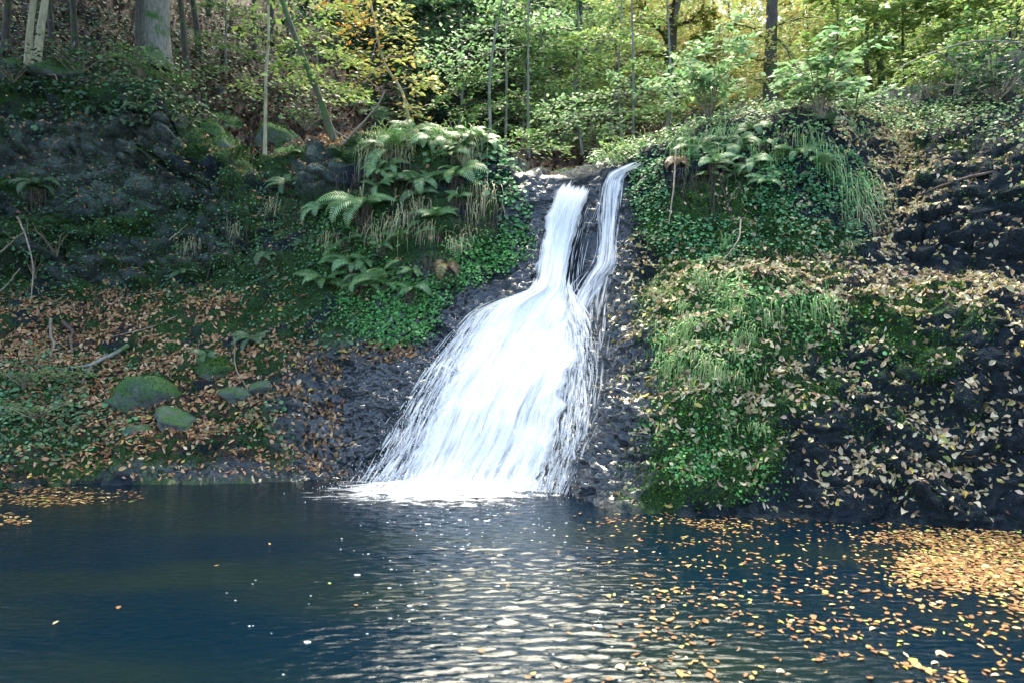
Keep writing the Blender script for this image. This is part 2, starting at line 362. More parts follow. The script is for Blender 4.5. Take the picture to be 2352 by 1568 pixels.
def scatter(weight, n, jitter=0.0, r=None):
    """n random points on the ground sheet; weight (V,U) is density per square metre"""
    r = r or rng
    e1 = TP[1:, :-1] - TP[:-1, :-1]; e2 = TP[:-1, 1:] - TP[:-1, :-1]
    A = np.linalg.norm(np.cross(e1, e2), axis=-1) * weight[:-1, :-1]; p = A.ravel(); p = p / p.sum()
    k = r.choice(len(p), n, p=p); v, u = np.divmod(k, NU - 1); a, b = r.random(n)[:, None], r.random(n)[:, None]
    pos = TP[v, u] * (1 - a) * (1 - b) + TP[v + 1, u] * a * (1 - b) + TP[v, u + 1] * (1 - a) * b + TP[v + 1, u + 1] * a * b
    return pos, TN[v, u].copy(), v, u
inview = (PX > -150) & (PX < 2500) & (PY > -120)

# ------------------------------------------------------------------ pool
xs = np.concatenate([np.linspace(-14, -6, 12)[:-1], np.arange(-6, 6, 0.03), np.linspace(6, 14, 12)])
ys = np.concatenate([np.linspace(-9, 2.2, 24)[:-1], np.concatenate([np.arange(2.2, 5.0, 0.0115), np.arange(5.0, 7.9, 0.022)]), np.linspace(7.92, 9.5, 8)])
def wave_h(x, y):
    cx = -0.42 + (6.8 - y) * 0.10
    hw = 0.62 + (6.8 - y) * 0.12
    core = np.exp(-((x - cx) / hw)**2)
    right = np.exp(-((x - cx - 1.4) / 1.6)**2)
    e = 0.10 + 0.95 * core + 0.16 * right + 0.5 * np.exp(-((x + 0.5)**2 + (y - 6.9)**2) / 1.2)
    h = np.zeros_like(x); r = np.random.default_rng(12)
    wx = x + 0.10 * pnoise(np.stack([x * 1.3, y * 1.3, x * 0], -1)); wy = y + 0.16 * pnoise(np.stack([x * 1.1, y * 1.1, x * 0 + 7], -1))
    for k in range(30):
        lam = 0.040 * (1.045 ** k); a = r.normal(0, 0.6); kk = 2 * np.pi / lam
        h += lam * 0.0080 * (0.75 if k > 20 else 1.0) * np.sin(kk * (wx * math.sin(a) + wy * math.cos(a)) + r.uniform(0, 6.28) + 2.6 * pnoise(np.stack([x * 2.5 + k, y * 2.5, x * 0 + k], -1)))
    p = np.stack([x * 5, y * 9, x * 0 + 3], -1)
    h = h * 0.95 + 0.004 * fbm(p, 3)
    return h * e + 0.0015 * fbm(np.stack([x * 3, y * 6, x * 0], -1), 2)
GX, GY = np.meshgrid(xs, ys); GZ = wave_h(GX, GY)
WV = np.stack([GX, GY, GZ], -1); wi = np.arange(GX.size).reshape(GX.shape)
WF = np.stack([wi[:-1, :-1], wi[:-1, 1:], wi[1:, 1:], wi[1:, :-1]], -1).reshape(-1, 4)
def water_mat():
    m, nt, b, out = newmat('pool_water'); L = nt.links.new
    tc = nd(nt, 'ShaderNodeTexCoord').outputs['Object']
    mp = nd(nt, 'ShaderNodeMapping'); mp.inputs['Scale'].default_value = (0.35, 0.9, 1); L(tc, mp.inputs[0])
    silt = noise(nt, 1.0, 3, 0.5, mp.outputs[0])
    L(mixc(nt, ramp(nt, silt, [(0.42, 0), (0.66, 0.8)]), (0.0003, 0.0070, 0.0150), (0.007, 0.014, 0.010)), b.inputs['Base Color'])
    b.inputs['Roughness'].default_value = 0.05; b.inputs['IOR'].default_value = 1.333
    mp2 = nd(nt, 'ShaderNodeMapping'); mp2.inputs['Scale'].default_value = (0.7, 2.4, 1); L(tc, mp2.inputs[0])
    n = noise(nt, 11, 4, 0.6, mp2.outputs[0], 0.6); bump(nt, n, 0.02, 0.4, b)
    return m
pool = obj('pool_water', mesh_np('pool_water', WV.reshape(-1, 3), [WF], water_mat(), smooth=True))
tag(pool, 'dark blue rippled water of the plunge pool', 'pool', kind='structure')

# ------------------------------------------------------------------ waterfall
def fall_mat(name, lo, hi, su=30, sv=1.5, white=0.94):
    m, nt, b, out = newmat(name); L = nt.links.new
    cb = nd(nt, 'ShaderNodeCombineXYZ'); L(math_(nt, 'MULTIPLY', attr(nt, 'across'), su), cb.inputs[0]); L(math_(nt, 'MULTIPLY', attr(nt, 'along'), sv), cb.inputs[1]); L(attr(nt, 'layer'), cb.inputs[2])
    n = noise(nt, 1.0, 6, 0.62, cb.outputs[0], 0.18)
    cb2 = nd(nt, 'ShaderNodeCombineXYZ'); L(math_(nt, 'MULTIPLY', attr(nt, 'across'), su * 0.22), cb2.inputs[0]); L(math_(nt, 'MULTIPLY', attr(nt, 'along'), sv * 0.9), cb2.inputs[1]); L(attr(nt, 'layer'), cb2.inputs[2])
    n2 = noise(nt, 1.0, 3, 0.5, cb2.outputs[0])
    s = math_(nt, 'ADD', math_(nt, 'ADD', math_(nt, 'MULTIPLY', n, 0.75), math_(nt, 'MULTIPLY', n2, 0.5)), math_(nt, 'MULTIPLY', math_(nt, 'SUBTRACT', attr(nt, 'body'), 1.0), 0.42))
    a = ramp(nt, s, [(lo, 0.0), (hi, 1.0)])
    df = nd(nt, 'ShaderNodeBsdfDiffuse'); df.inputs[0].default_value = (white, white, white * 0.985, 1)
    tl = nd(nt, 'ShaderNodeBsdfTranslucent'); tl.inputs[0].default_value = (white, white, white, 1)
    bm = bump(nt, n, 0.02, 0.3); L(bm, df.inputs['Normal'])
    mx = nd(nt, 'ShaderNodeMixShader'); mx.inputs[0].default_value = 0.22; L(df.outputs[0], mx.inputs[1]); L(tl.outputs[0], mx.inputs[2])
    tr = nd(nt, 'ShaderNodeBsdfTransparent'); m2 = nd(nt, 'ShaderNodeMixShader'); L(a, m2.inputs[0]); L(tr.outputs[0], m2.inputs[1]); L(mx.outputs[0], m2.inputs[2])
    L(m2.outputs[0], out.inputs[0]); return m
M_FALL = fall_mat('falling_water', 0.36, 0.60)
M_STRAND = fall_mat('water_streamlet', 0.26, 0.80, 6, 2.5)
MAIN = np.array([(414,1294,1368),(440,1280,1356),(480,1264,1338),(520,1254,1326),(560,1247,1316),(620,1240,1306),(662,1228,1303),(688,1165,1306),(715,1118,1312),(760,1083,1320),(820,1045,1322),(880,1010,1316),(950,972,1306),(1020,942,1292),(1080,905,1270),(1136,868,1248)], float)
SIDE = np.array([(368,1466,1496),(384,1425,1470),(400,1396,1436),(430,1384,1424),(500,1380,1417),(560,1378,1413),(600,1370,1412),(640,1344,1388),(690,1316,1356),(745,1296,1336)], float)
def fall_depth(E, nt_, ns):
    t = np.linspace(0, 1, nt_); k = np.linspace(0, 1, len(E))
    # even spacing down the picture
    c = pchip(k, E, t); py = np.linspace(E[0, 0], E[-1, 0], nt_); c = np.stack([py, np.interp(py, c[:, 0], c[:, 1]), np.interp(py, c[:, 0], c[:, 2])], 1)
    s = np.linspace(-0.15, 1.15, ns); D = np.zeros((nt_, ns))
    for i in range(nt_):
        for j in range(ns):
            D[i, j] = hit(c[i, 1] + (c[i, 2] - c[i, 1]) * s[j], c[i, 0], 8.6)[0].y
    D = np.minimum(D, 9.2)
    for _ in range(14):
        E1 = np.pad(D, 1, mode='edge'); D = (E1[:-2, 1:-1] + E1[2:, 1:-1] + E1[1:-1, :-2] + E1[1:-1, 2:] + 2 * D) / 6
    return c, s, D
class Fall:
    def __init__(self, E, nt_=70, ns=26):
        self.c, self.s, self.D = fall_depth(E, nt_, ns); self.n = nt_
    def at(self, s, t, off):
        """s across (0..1), t down (0..1) arrays -> points off metres in front of the rock"""
        ti = np.clip(t, 0, 1) * (self.n - 1); i = np.clip(ti.astype(int), 0, self.n - 2); f = ti - i
        row = self.c[i] * (1 - f)[..., None] + self.c[i + 1] * f[..., None]
        px = row[..., 1] + (row[..., 2] - row[..., 1]) * s; py = row[..., 0]
        sj = np.clip((s - self.s[0]) / (self.s[1] - self.s[0]), 0, len(self.s) - 1.001); j = sj.astype(int); g = sj - j
        D = (self.D[i, j] * (1 - g) + self.D[i, j + 1] * g) * (1 - f) + (self.D[i + 1, j] * (1 - g) + self.D[i + 1, j + 1] * g) * f
        Y = D - off
        return np.stack([(px - 1176) / F * Y, Y, CAMZ + (784 - py) / F * Y], -1)
FM = Fall(MAIN); FS = Fall(SIDE, 50, 10)
def sheet(fall, nt_, ns, off, seed, thick=1.0, layers=3, lump=0.07, breakup=0.0):
    parts, A = [], dict(across=[], along=[], layer=[], body=[])
    for L_ in range(layers):
        t, s = np.meshgrid(np.linspace(0, 1, nt_), np.linspace(-0.10, 1.10, ns), indexing='ij')
        q = np.stack([s * 9, t * 6, s * 0 + seed + L_ * 3.7], -1); nn = fbm(q, 3)
        rag = fbm(np.stack([t * 20, (s > 0.5) * 5.0, s * 0 + seed + L_], -1), 3) * 0.22 * np.clip(np.abs(s - 0.5) * 2, 0, 1.2) ** 5
        o = off + 0.045 * L_ + lump * nn + lump * 0.7 * np.sin(np.clip(s, 0, 1) * np.pi)
        V = fall.at(s + rag * np.sign(s - 0.5), t, o)
        al = np.concatenate([[0], np.cumsum(np.linalg.norm(np.diff(V[:, ns // 2], axis=0), axis=1))])
        body = sstep(-0.10, 0.16, s) * sstep(-0.10, 0.16, 1 - s) * sstep(0.0, 0.045, t - 0.03 * fbm(np.stack([s * 7, s * 0 + seed, s * 0], -1), 2)) * thick - breakup * sstep(0.5, 0.75, t) * (1 - sstep(0.93, 1.0, t)) * (0.6 + 1.2 * fbm(np.stack([s * 5, t * 7, s * 0 + 3 + seed], -1), 2)) - breakup * 0.5 * sstep(0.55, 1.0, s) * (1 - sstep(0.35, 0.45, t))
        ix = np.arange(nt_ * ns).reshape(nt_, ns)
        parts.append((V.reshape(-1, 3), [np.stack([ix[:-1, :-1], ix[:-1, 1:], ix[1:, 1:], ix[1:, :-1]], -1).reshape(-1, 4)], None))
        wd = np.linalg.norm(V[:, -1] - V[:, 0], axis=1); wd = np.convolve(np.pad(wd, 30, mode='edge'), np.ones(61) / 61, 'valid')[:, None]
        A['across'].append((s * (0.35 + wd * 0.4)).ravel()); A['along'].append(np.repeat(al, ns)); A['layer'].append(np.full(nt_ * ns, seed + L_ * 2.3)); A['body'].append(body.ravel())
    V, Fs, _ = merge(parts)
    return V, Fs, {k: np.concatenate(v) for k, v in A.items()}
fall = empty('waterfall', P(1100, 1120, 7.0)); fall.location.z = 0
tag(fall, 'white two-stage waterfall tumbling down dark rock into the pool', 'waterfall', kind='structure')
INV = -np.array(fall.location)
V, Fs, A = sheet(FM, 170, 44, 0.05, 1.0, 1.0, 3, 0.07, 0.36)
obj('main_cascade', mesh_np('main_cascade', V + INV, Fs, M_FALL, smooth=True, attrs=A), fall)
V, Fs, A = sheet(FS, 90, 14, 0.03, 31.0, 0.60, 2, 0.03)
obj('side_stream', mesh_np('side_stream', V + INV, Fs, M_FALL, smooth=True, attrs=A), fall)
VEIL = np.array([(600,1360,1425),(660,1310,1420),(720,1295,1415),(800,1295,1405),(880,1295,1392),(960,1290,1370),(1040,1275,1335),(1110,1250,1300)], float)
FV = Fall(VEIL, 50, 10)
V, Fs, A = sheet(FV, 90, 20, 0.02, 47.0, 0.34, 1, 0.02)
obj('thin_veil', mesh_np('thin_veil', V + INV, Fs, M_FALL, smooth=True, attrs=A), fall)
def strands(fl, n, seed, smin=-0.08, smax=1.08, wmax=0.016, lmax=0.16, tmin=0.0, outlift=0.10, edgebias=0.0):
    r = np.random.default_rng(seed); K = 9
    s0 = r.uniform(smin, smax, n)
    if edgebias: s0 = np.where(r.random(n) < edgebias, np.where(r.random(n) < 0.6, r.normal(-0.05, 0.06, n), r.normal(1.06, 0.06, n)), s0)
    t0 = r.uniform(tmin, 0.99, n); ln = r.uniform(0.03, lmax, n); k = np.linspace(0, 1, K)[None]
    t = np.clip(t0[:, None] + ln[:, None] * k, 0, 1); s = s0[:, None] + r.normal(0, 0.02, n)[:, None] * k + 0.0008 * r.normal(size=(n, K))
    o = 0.06 + r.uniform(0, 1, n)[:, None] * outlift * 1.3 + outlift * np.sin(k * np.pi) * r.uniform(0, 0.7, n)[:, None]
    C = fl.at(s, t, o); wd = r.uniform(0.003, wmax, n)[:, None, None] * np.sin(np.pi * np.clip(k, 0.04, 0.96))[..., None] ** 0.7
    side = np.array([1.0, 0.25, 0.0]); V = np.stack([C - side * wd, C, C + side * wd], 2).reshape(-1, 3); base = (np.arange(n) * 3 * K)[:, None]
    i = np.arange(K - 1) * 3; q = np.concatenate([np.stack([i + j, i + j + 1, i + j + 4, i + j + 3], -1) for j in (0, 1)])
    Fq = (base[..., None] + q[None]).reshape(-1, 4); bd = np.sin(np.pi * np.clip(np.repeat(k, n, 0), 0.02, 0.98))[..., None] * np.array([0.0, 1.0, 0.0])
    A = dict(across=(np.repeat(s, 3, 1).reshape(n, K, 3) + np.array([-0.02, 0, 0.02])).ravel() * 3, along=np.repeat(t, 3, 1).ravel() * 6, layer=np.repeat(r.uniform(0, 50, n), 3 * K), body=bd.ravel())
    return V, Fq, A
def joinA(L_):
    V = np.concatenate([l[0] for l in L_]); off = 0; Fq = []
    for l in L_: Fq.append(l[1] + off); off += len(l[0])
    return V, [np.concatenate(Fq)], {k: np.concatenate([l[2][k] for l in L_]) for k in L_[0][2]}
V, Fs, A = joinA([strands(FM, 2300, 5, wmax=0.018, lmax=0.10, tmin=0.30, edgebias=0.34), strands(FM, 420, 6, -0.06, 1.06, 0.014, 0.16, 0.0, 0.05), strands(FS, 200, 7, -0.2, 1.2, 0.012, 0.3, 0.0, 0.03),
  strands(FV, 110, 18, -0.1, 1.1, 0.012, 0.14, 0.0, 0.02), strands(FM, 120, 8, 1.0, 1.5, 0.007, 0.12, 0.05, 0.02), strands(FM, 120, 9, 0.98, 1.18, 0.014, 0.08, 0.42, 0.03)])
tag(obj('streamlet', mesh_np('streamlet', V + INV, Fs, M_STRAND, attrs=A), fall), kind='stuff')
# droplets thrown off the edges and the foot
OCT = np.array([(1,0,0),(-1,0,0),(0,1,0),(0,-1,0),(0,0,1),(0,0,-1)], float)
OCF = np.array([(0,2,4),(2,1,4),(1,3,4),(3,0,4),(2,0,5),(1,2,5),(3,1,5),(0,3,5)])
r = np.random.default_rng(21); n = 2600
s = np.where(r.random(n) < 0.5, r.normal(-0.06, 0.07, n), r.normal(1.05, 0.09, n)); t = r.uniform(0.35, 1, n) ** 0.8
pos = FM.at(s, t, 0.05 + np.abs(r.normal(0, 0.12, n)))
n2 = 2600; th = r.uniform(-2.6, 2.2, n2)
pos2 = np.stack([r.normal(-0.42, 0.55, n2), 6.75 + r.normal(0, 0.20, n2), np.abs(r.normal(0, 0.11, n2))], -1)
pos = np.concatenate([pos, pos2]); n = len(pos)
X, Y_, Z = frames(unit(r.normal(size=(n, 3))), r.uniform(0, 6, n)); sc = np.stack([r.uniform(0.0016, 0.0045, n)] * 3, 1); 
X = np.tile([1.0, 0, 0], (n, 1)); Y_ = np.tile([0, 1.0, 0], (n, 1)); Z = np.tile([0, 0, 1.0], (n, 1)); sc[:, 2] *= r.uniform(1, 3, n)
V, Fs, _ = bake(OCT, [OCF], pos, X, Y_, Z, sc)
mfo, ntf, bf, of = newmat('foam'); nf = noise(ntf, 60, 4); ntf.links.new(mixc(ntf, nf, (0.80, 0.82, 0.82), (0.93, 0.93, 0.91)), bf.inputs['Base Color']); bf.inputs['Roughness'].default_value = 0.6
bf.inputs['Subsurface Weight'].default_value = 0.2; bump(ntf, nf, 0.01, 0.6, bf)
M_FOAM = mfo
tag(obj('spray', mesh_np('spray', V + INV, Fs, M_FOAM), fall), kind='stuff')
# churned foam where the fall meets the pool: a lumpy sheet that breaks up outward
gx, gy = np.meshgrid(np.linspace(-2.5, 1.0, 150), np.linspace(5.2, 7.35, 130), indexing='xy')
ex = (gx + 0.55) / np.where(gx < -0.55, 1.35, 0.98); ey = (gy - 6.85) / np.where(gy < 6.85, 0.72, 0.6)
rr = np.sqrt(ex**2 + ey**2) + 0.45 * fbm(np.stack([gx * 3, gy * 6, gx * 0], -1), 4)
h = wave_h(gx, gy) + 0.012 + 0.10 * np.clip(1 - rr, 0, 1) * (0.55 + 0.9 * fbm(np.stack([gx * 6, gy * 9, gx * 0 + 4], -1), 3))
fi = np.arange(gx.size).reshape(gx.shape); FA = np.stack([gx, gy, h], -1).reshape(-1, 3)
A = dict(across=gx.ravel() * 0.55 + 0.2 * gy.ravel(), along=gy.ravel() * 7, layer=np.zeros(gx.size), body=(1.25 * (1.30 - rr)).clip(-1.5, 1.2).ravel())
obj('foam_apron', mesh_np('foam_apron', FA + INV, [np.stack([fi[:-1, :-1], fi[:-1, 1:], fi[1:, 1:], fi[1:, :-1]], -1).reshape(-1, 4)], fall_mat('foam_sheet', 0.40, 0.66, 14, 2.0), smooth=True, attrs=A), fall)
# flecks of foam drifting down the pool
r = np.random.default_rng(33); n = 230
yy = 2.6 + (6.5 - 2.6) * r.random(n) ** 0.8; xx = -0.40 + (6.8 - yy) * 0.07 + r.normal(0, 1, n) * (0.30 + (6.8 - yy) * 0.13) - 0.15 * (r.random(n) < 0.3)
k = r.random(n); sz = np.where(k < 0.94, r.uniform(0.0018, 0.0045, n), r.uniform(0.005, 0.010, n))
pos = np.stack([xx, yy, wave_h(xx, yy) + 0.002], -1); n = len(pos)
DOME = np.array([(math.cos(a) * q, math.sin(a) * q, z) for q, z in ((1, 0), (0.72, 0.7)) for a in np.arange(7) * 2 * math.pi / 7] + [(0, 0, 1)])
DF4 = np.array([(i, (i + 1) % 7, 7 + (i + 1) % 7, 7 + i) for i in range(7)]); DF3 = np.array([(7 + i, 7 + (i + 1) % 7, 14) for i in range(7)])
DOME[:, :2] *= 1 + 0.25 * np.sin(np.arange(15) * 2.7)[:, None]
X, Y_, Z = frames(np.tile([0, 0, 1.0], (n, 1)), r.normal(0, 0.3, n) + math.pi * r.integers(0, 2, n))
X = np.tile([1.0, 0, 0], (n, 1)); Y_ = np.tile([0, 1.0, 0], (n, 1))
V, Fs, _ = bake(DOME, [DF4, DF3], pos, X, Y_, Z, np.stack([sz * r.uniform(1.2, 3.4, n), sz, sz * 0.45], 1))
tag(obj('foam_fleck', mesh_np('foam_fleck', V, Fs, M_FOAM, smooth=True)), 'white flecks of foam drifting on the pool below the fall', 'foam', kind='stuff')

# ------------------------------------------------------------------ leaf shapes
LEAF6 = np.array([(0,0,0),(0.22,0.20,0.05),(0.60,0.25,0.06),(1.0,0,-0.04),(0.60,-0.25,0.07),(0.22,-0.20,0.05)], float)
LEAF6F = np.array([(0,3,2,1),(0,5,4,3)])
DIA = np.array([(0,0,0),(0.45,0.30,0.06),(1,0,-0.05),(0.45,-0.30,0.06)], float); DIAF = np.array([(0,2,1),(0,3,2)])
def curled(seed, width=1.0, curl=0.25, lobes=False):
    """a single dead leaf, 20 odd triangles, with stalk"""
    r = np.random.default_rng(seed); n = 6; V = []; 
    k = np.linspace(0, 1, n); prof = np.sin(np.pi * k ** 0.85) ** 0.8 * 0.27 * width
    if lobes: prof = prof * np.array([1, 1.9, 0.9, 2.0, 0.9, 1])
    bend = r.uniform(-curl, curl); tw = r.uniform(-0.5, 0.5); fold = r.uniform(0.1, 0.6)
    for i in range(n):
        z = bend * (k[i] - 0.4) ** 2 * 2; a = tw * (k[i] - 0.5)
        for s in (-1, 0, 1):
            y = s * prof[i] * (1 + 0.15 * r.normal()); V.append((k[i] - 0.5, y * math.cos(a), z + abs(y) * fold * 0.6 + y * math.sin(a)))
    Fq = [(i * 3 + j, i * 3 + j + 1, i * 3 + j + 4, i * 3 + j + 3) for i in range(n - 1) for j in (0, 1)]
    V += [(-0.5, -0.012, 0.005), (-0.5, 0.012, 0.005), (-0.72, 0.0, 0.03)]; b = n * 3
    return np.array(V), np.array(Fq), np.array([(b, b + 1, b + 2)])

# ------------------------------------------------------------------ leaves lying on rock and bank
TAN = [(0.62,0.50,0.30,5),(0.50,0.36,0.21,3),(0.70,0.60,0.38,5),(0.52,0.44,0.16,1.5),(0.30,0.17,0.11,1.6),(0.62,0.50,0.10,0.5),(0.38,0.42,0.14,0.6)]  # cream and tan leaf colours, with the pale sheen of the leaves painted in
BRN = [(0.40,0.22,0.11,5),(0.27,0.13,0.065,4),(0.50,0.31,0.16,4),(0.20,0.10,0.06,2),(0.55,0.40,0.10,0.7),(0.58,0.42,0.26,2)]
ORG = [(0.27,0.125,0.045,5),(0.19,0.085,0.035,4),(0.33,0.21,0.075,5),(0.40,0.36,0.09,2),(0.30,0.13,0.05,2),(0.62,0.46,0.24,2),(0.36,0.44,0.10,0.7)]
cl = fbm(TP * 1.7 + 5, 3); cl2 = fbm(TP * 5 + 9, 2)
side_r = sstep(1380, 1480, PX) * (VR < 6.7) * (VR > 1.02); side_l = (1 - sstep(900, 1060, PX)) * (VR < 6.6) * (VR > 1.0)
RIGHTD = blobs(PX, PY, [(2050,660,420,40,1.6),(1800,620,260,40,1.2),(2060,430,70,190,2.0),(1500,600,110,60,1.0),(1480,720,70,120,1.0),(1950,1060,330,110,0.9),(2200,1060,260,80,1.1),(1600,720,170,130,1.3),(1700,800,260,160,1.3),(1620,940,150,100,1.0),(1600,1050,150,60,.7),(2000,850,420,300,.6),(1460,850,60,200,.7),(2270,400,160,120,.35),(2200,560,200,40,.5),(1800,500,200,130,.25),(2000,300,110,50,1.2)])
wr = (RIGHTD * 0.9 + 0.12) * side_r * np.clip(0.35 + nz, 0.05, 2) ** 1.2 * np.exp(1.8 * cl + 2.6 * cl2) * inview
wl = (blobs(PX, PY, LITL) * 1.2 + 0.10) * side_l * np.clip(0.2 + nz, 0.02, 2) ** 1.5 * np.exp(2.2 * cl + 1.8 * cl2) * (1 - 0.96 * wet) * inview
wl = wl + blobs(PX, PY, [(740,960,60,130,.6),(860,810,110,26,1.2),(700,860,80,60,.7)]) * np.exp(2.5 * cl2) * (VR < 6) 
def lay(weight, n, size, pal, tilt, r, sd=0.22):
    pos, N, v, u = scatter(weight, n, r=r); N = unit(N + r.normal(0, tilt, (n, 3)))
    X, Y_, Z = frames(N, r.uniform(0, 6.283, n)); L_ = size * np.exp(r.normal(0, sd, n))
    c = pick(pal, n, 0.16, r); 
    return pos + N * (0.006 + 0.012 * r.random((n, 1)) + 0.035 * np.clip(moss[v, u] - 0.3, 0, 1)[:, None] * r.random((n, 1))), X, Y_, Z, L_, c
def leaf_bake(pos, X, Y_, Z, L_, c, r, zr=(-3.0, 5.5)):
    n = len(pos); half = r.random(n) < 0.5
    sc = np.stack([L_, L_ * r.uniform(0.5, 1.35, n), L_ * r.uniform(zr[0], zr[1], n)], 1)
    return bake(LEAF6, [LEAF6F], pos - X * (L_ * 0.5)[:, None], X, Y_, Z, sc, c)
r = np.random.default_rng(51)
R = lay(wr, 14500, 0.055, TAN, 0.7, r); Lb = lay(wl, 11500, 0.060, BRN, 0.4, r)
dist = np.linalg.norm(R[0] - np.array([0, 0, CAMZ]), axis=1); big = np.argsort(-(R[4] / dist) * (0.6 + 0.8 * r.random(len(dist))))
ind_r = big[:285]; rest = big[285:]
V, Fs, C = leaf_bake(*[a[rest] for a in R], r)
tag(obj('leaf_litter', mesh_np('leaf_litter', V, Fs, M_DEAD, C)), 'pale fallen leaves scattered over the rock right of the waterfall', 'leaves', kind='stuff')
V, Fs, C = leaf_bake(*Lb, r)
tag(obj('leaf_litter', mesh_np('leaf_litter', V, Fs, M_DEAD, C)), 'brown fallen leaves covering the mossy bank left of the waterfall', 'leaves', kind='stuff')
# hillside litter behind
wh = sstep(6.2, 7.0, VR) * (VR < 8.6) * inview * (PX < 1500) * np.exp(1.5 * cl) / np.maximum(TP[..., 1], 5) ** 1.0
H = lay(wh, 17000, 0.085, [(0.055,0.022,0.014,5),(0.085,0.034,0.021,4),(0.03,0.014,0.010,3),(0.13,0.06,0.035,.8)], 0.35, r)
V, Fs, C = leaf_bake(*H, r)
tag(obj('leaf_litter', mesh_np('leaf_litter', V, Fs, M_LITTER, C)), 'reddish brown leaf litter on the wooded slope behind the rocks', 'leaves', kind='stuff')
KINDS_R = [('pale cream', (0.62,0.50,0.33), 5), ('tan', (0.50,0.36,0.22), 4), ('pinkish brown', (0.36,0.22,0.15), 2), ('yellow', (0.62,0.48,0.08), 0.7), ('yellow green', (0.42,0.44,0.12), 0.9)]  # own leaf colours, lightened to carry the sheen as well
def leaf_meshes(kinds, prefix, seed):
    out = []
    for ki, (nm, c, wt) in enumerate(kinds):
        L_ = []
        for v in range(4):
            V, Fq, Ft = curled(seed + ki * 10 + v, (0.75, 1.0, 1.2, 0.55)[v], 1.1)
            L_.append(mesh_np(prefix, V, [Fq, Ft], M_DEAD, np.tile(np.array(c) * (0.85, 1, 1.12, 0.95)[v], (len(V), 1)), smooth=False))
        out.append(L_)
    return out
def place_leaf(name, me, pos, X, Y_, Z, L_, label, group):
    o = bpy.data.objects.new(name, me); COL.objects.link(o)
    m = Matrix((X * L_, Y_ * L_, Z * L_)).transposed().to_4x4(); m.translation = Vector(pos); o.matrix_world = m
    o['label'] = label; o['category'] = 'leaf'; o['group'] = group
KINDS_R[0] = ('pale cream', (0.68, 0.57, 0.36), 6)
KM = leaf_meshes(KINDS_R, 'fallen_leaf', 100); wts = np.array([k[2] for k in KINDS_R]); wts = wts / wts.sum()
for i in ind_r:
    k = r.choice(len(KINDS_R), p=wts); v = r.integers(0, 4)
    place_leaf('fallen_leaf', KM[k][v], R[0][i] + R[3][i] * 0.008, R[1][i], R[2][i], R[3][i], R[4][i] * 1.0, KINDS_R[k][0] + ' dead leaf lying on the dark rock right of the waterfall', 'fallen leaves on the right hand rock')

# ------------------------------------------------------------------ leaves floating on the pool
def pool_pts(n, L_, r, clump=2.0, s=3.0):
    out = np.zeros((0, 2))
    mx = max(b[4] for b in L_)
    while len(out) < n:
        x = r.uniform(-5.5, 5.5, 40000); y = r.uniform(2.6, 7.4, 40000)
        px = 1176 + x / y * F; py = 784 + CAMZ / y * F
        m = blobs(px, py, L_) / mx * np.clip(np.exp(clump * fbm(np.stack([x * s + y, y * s * 1.4, x * 0 + 2], -1), 3)) / 2.0, 0, 1.6)
        k = r.random(40000) < m * 0.6; out = np.concatenate([out, np.stack([x[k], y[k]], 1)])
    return out[:n]
RAFT = [(2340,1290,270,55,1.0),(2300,1320,240,40,0.8),(2420,1360,160,50,.5),(2200,1235,220,20,.5)]
OPEN = [(2000,1420,520,220,1.0),(2250,1560,400,100,1.0),(1750,1300,330,130,.55),(1600,1450,260,160,.45),(1900,1202,520,14,1.3),(1500,1560,300,60,.35),(1480,1190,90,22,1.2),(1400,1300,120,160,.12)]
def front(p):                      # keep only points whose water is not behind the bank
    keep = []
    for x, y in p:
        keep.append(gz(x, y) < -0.01)
    return p[np.array(keep)]
raft = front(pool_pts(3600, RAFT, r, 0.9, 1.4)); opn = front(pool_pts(1750, OPEN, r, 4.2, 1.7)); lraft = front(pool_pts(620, [(60,1140,260,22,1),(0,1195,70,16,.9)], r, 0.5, 2))
few = np.stack([r.uniform(-2.6, 0.8, 16), r.uniform(2.9, 5.5, 16)], 1)
def floatset(p, size, r):
    n = len(p); N = unit(np.stack([r.normal(0, 0.09, n), r.normal(0, 0.09, n), np.ones(n)], -1))
    X, Y_, Z = frames(N, r.uniform(0, 6.283, n)); L_ = size * np.exp(r.normal(0, 0.2, n))
    pos = np.concatenate([p, (wave_h(p[:, 0], p[:, 1]) + 0.004 + 0.006 * r.random(n))[:, None]], 1)
    return pos, X, Y_, Z, L_, pick(ORG, n, 0.15, r)
FO = floatset(np.concatenate([opn, few]), 0.036, r); FR = floatset(raft, 0.040, r); FL = floatset(lraft, 0.042, r)
o_ = np.argsort(FO[0][:, 1] - 0.6 * r.random(len(FO[0]))); ind_f, rest = o_[:285], o_[285:]
V, Fs, C = leaf_bake(*[a[rest] for a in FO], r, (-0.4, 1.0))
tag(obj('floating_leaves', mesh_np('floating_leaves', V, Fs, M_DEAD, C)), 'orange leaves drifting on the dark pool beside the right bank', 'leaves', kind='stuff')
V, Fs, C = leaf_bake(*FR, r, (-0.4, 1.0))
tag(obj('leaf_raft', mesh_np('leaf_raft', V, Fs, M_DEAD, C)), 'dense raft of orange leaves floating below the right bank', 'leaves', kind='stuff')
V, Fs, C = leaf_bake(*FL, r, (-0.4, 1.0))
tag(obj('leaf_raft', mesh_np('leaf_raft', V, Fs, M_DEAD, C)), 'strip of brown leaves floating against the left bank', 'leaves', kind='stuff')
KINDS_F = [('orange', (0.31,0.15,0.05), 4), ('rusty brown', (0.22,0.10,0.04), 4), ('golden tan', (0.38,0.24,0.085), 5), ('yellow', (0.58,0.50,0.08), 1.3), ('pale tan', (0.62,0.50,0.32), 1.2), ('bright green', (0.32,0.46,0.08), 0.5)]
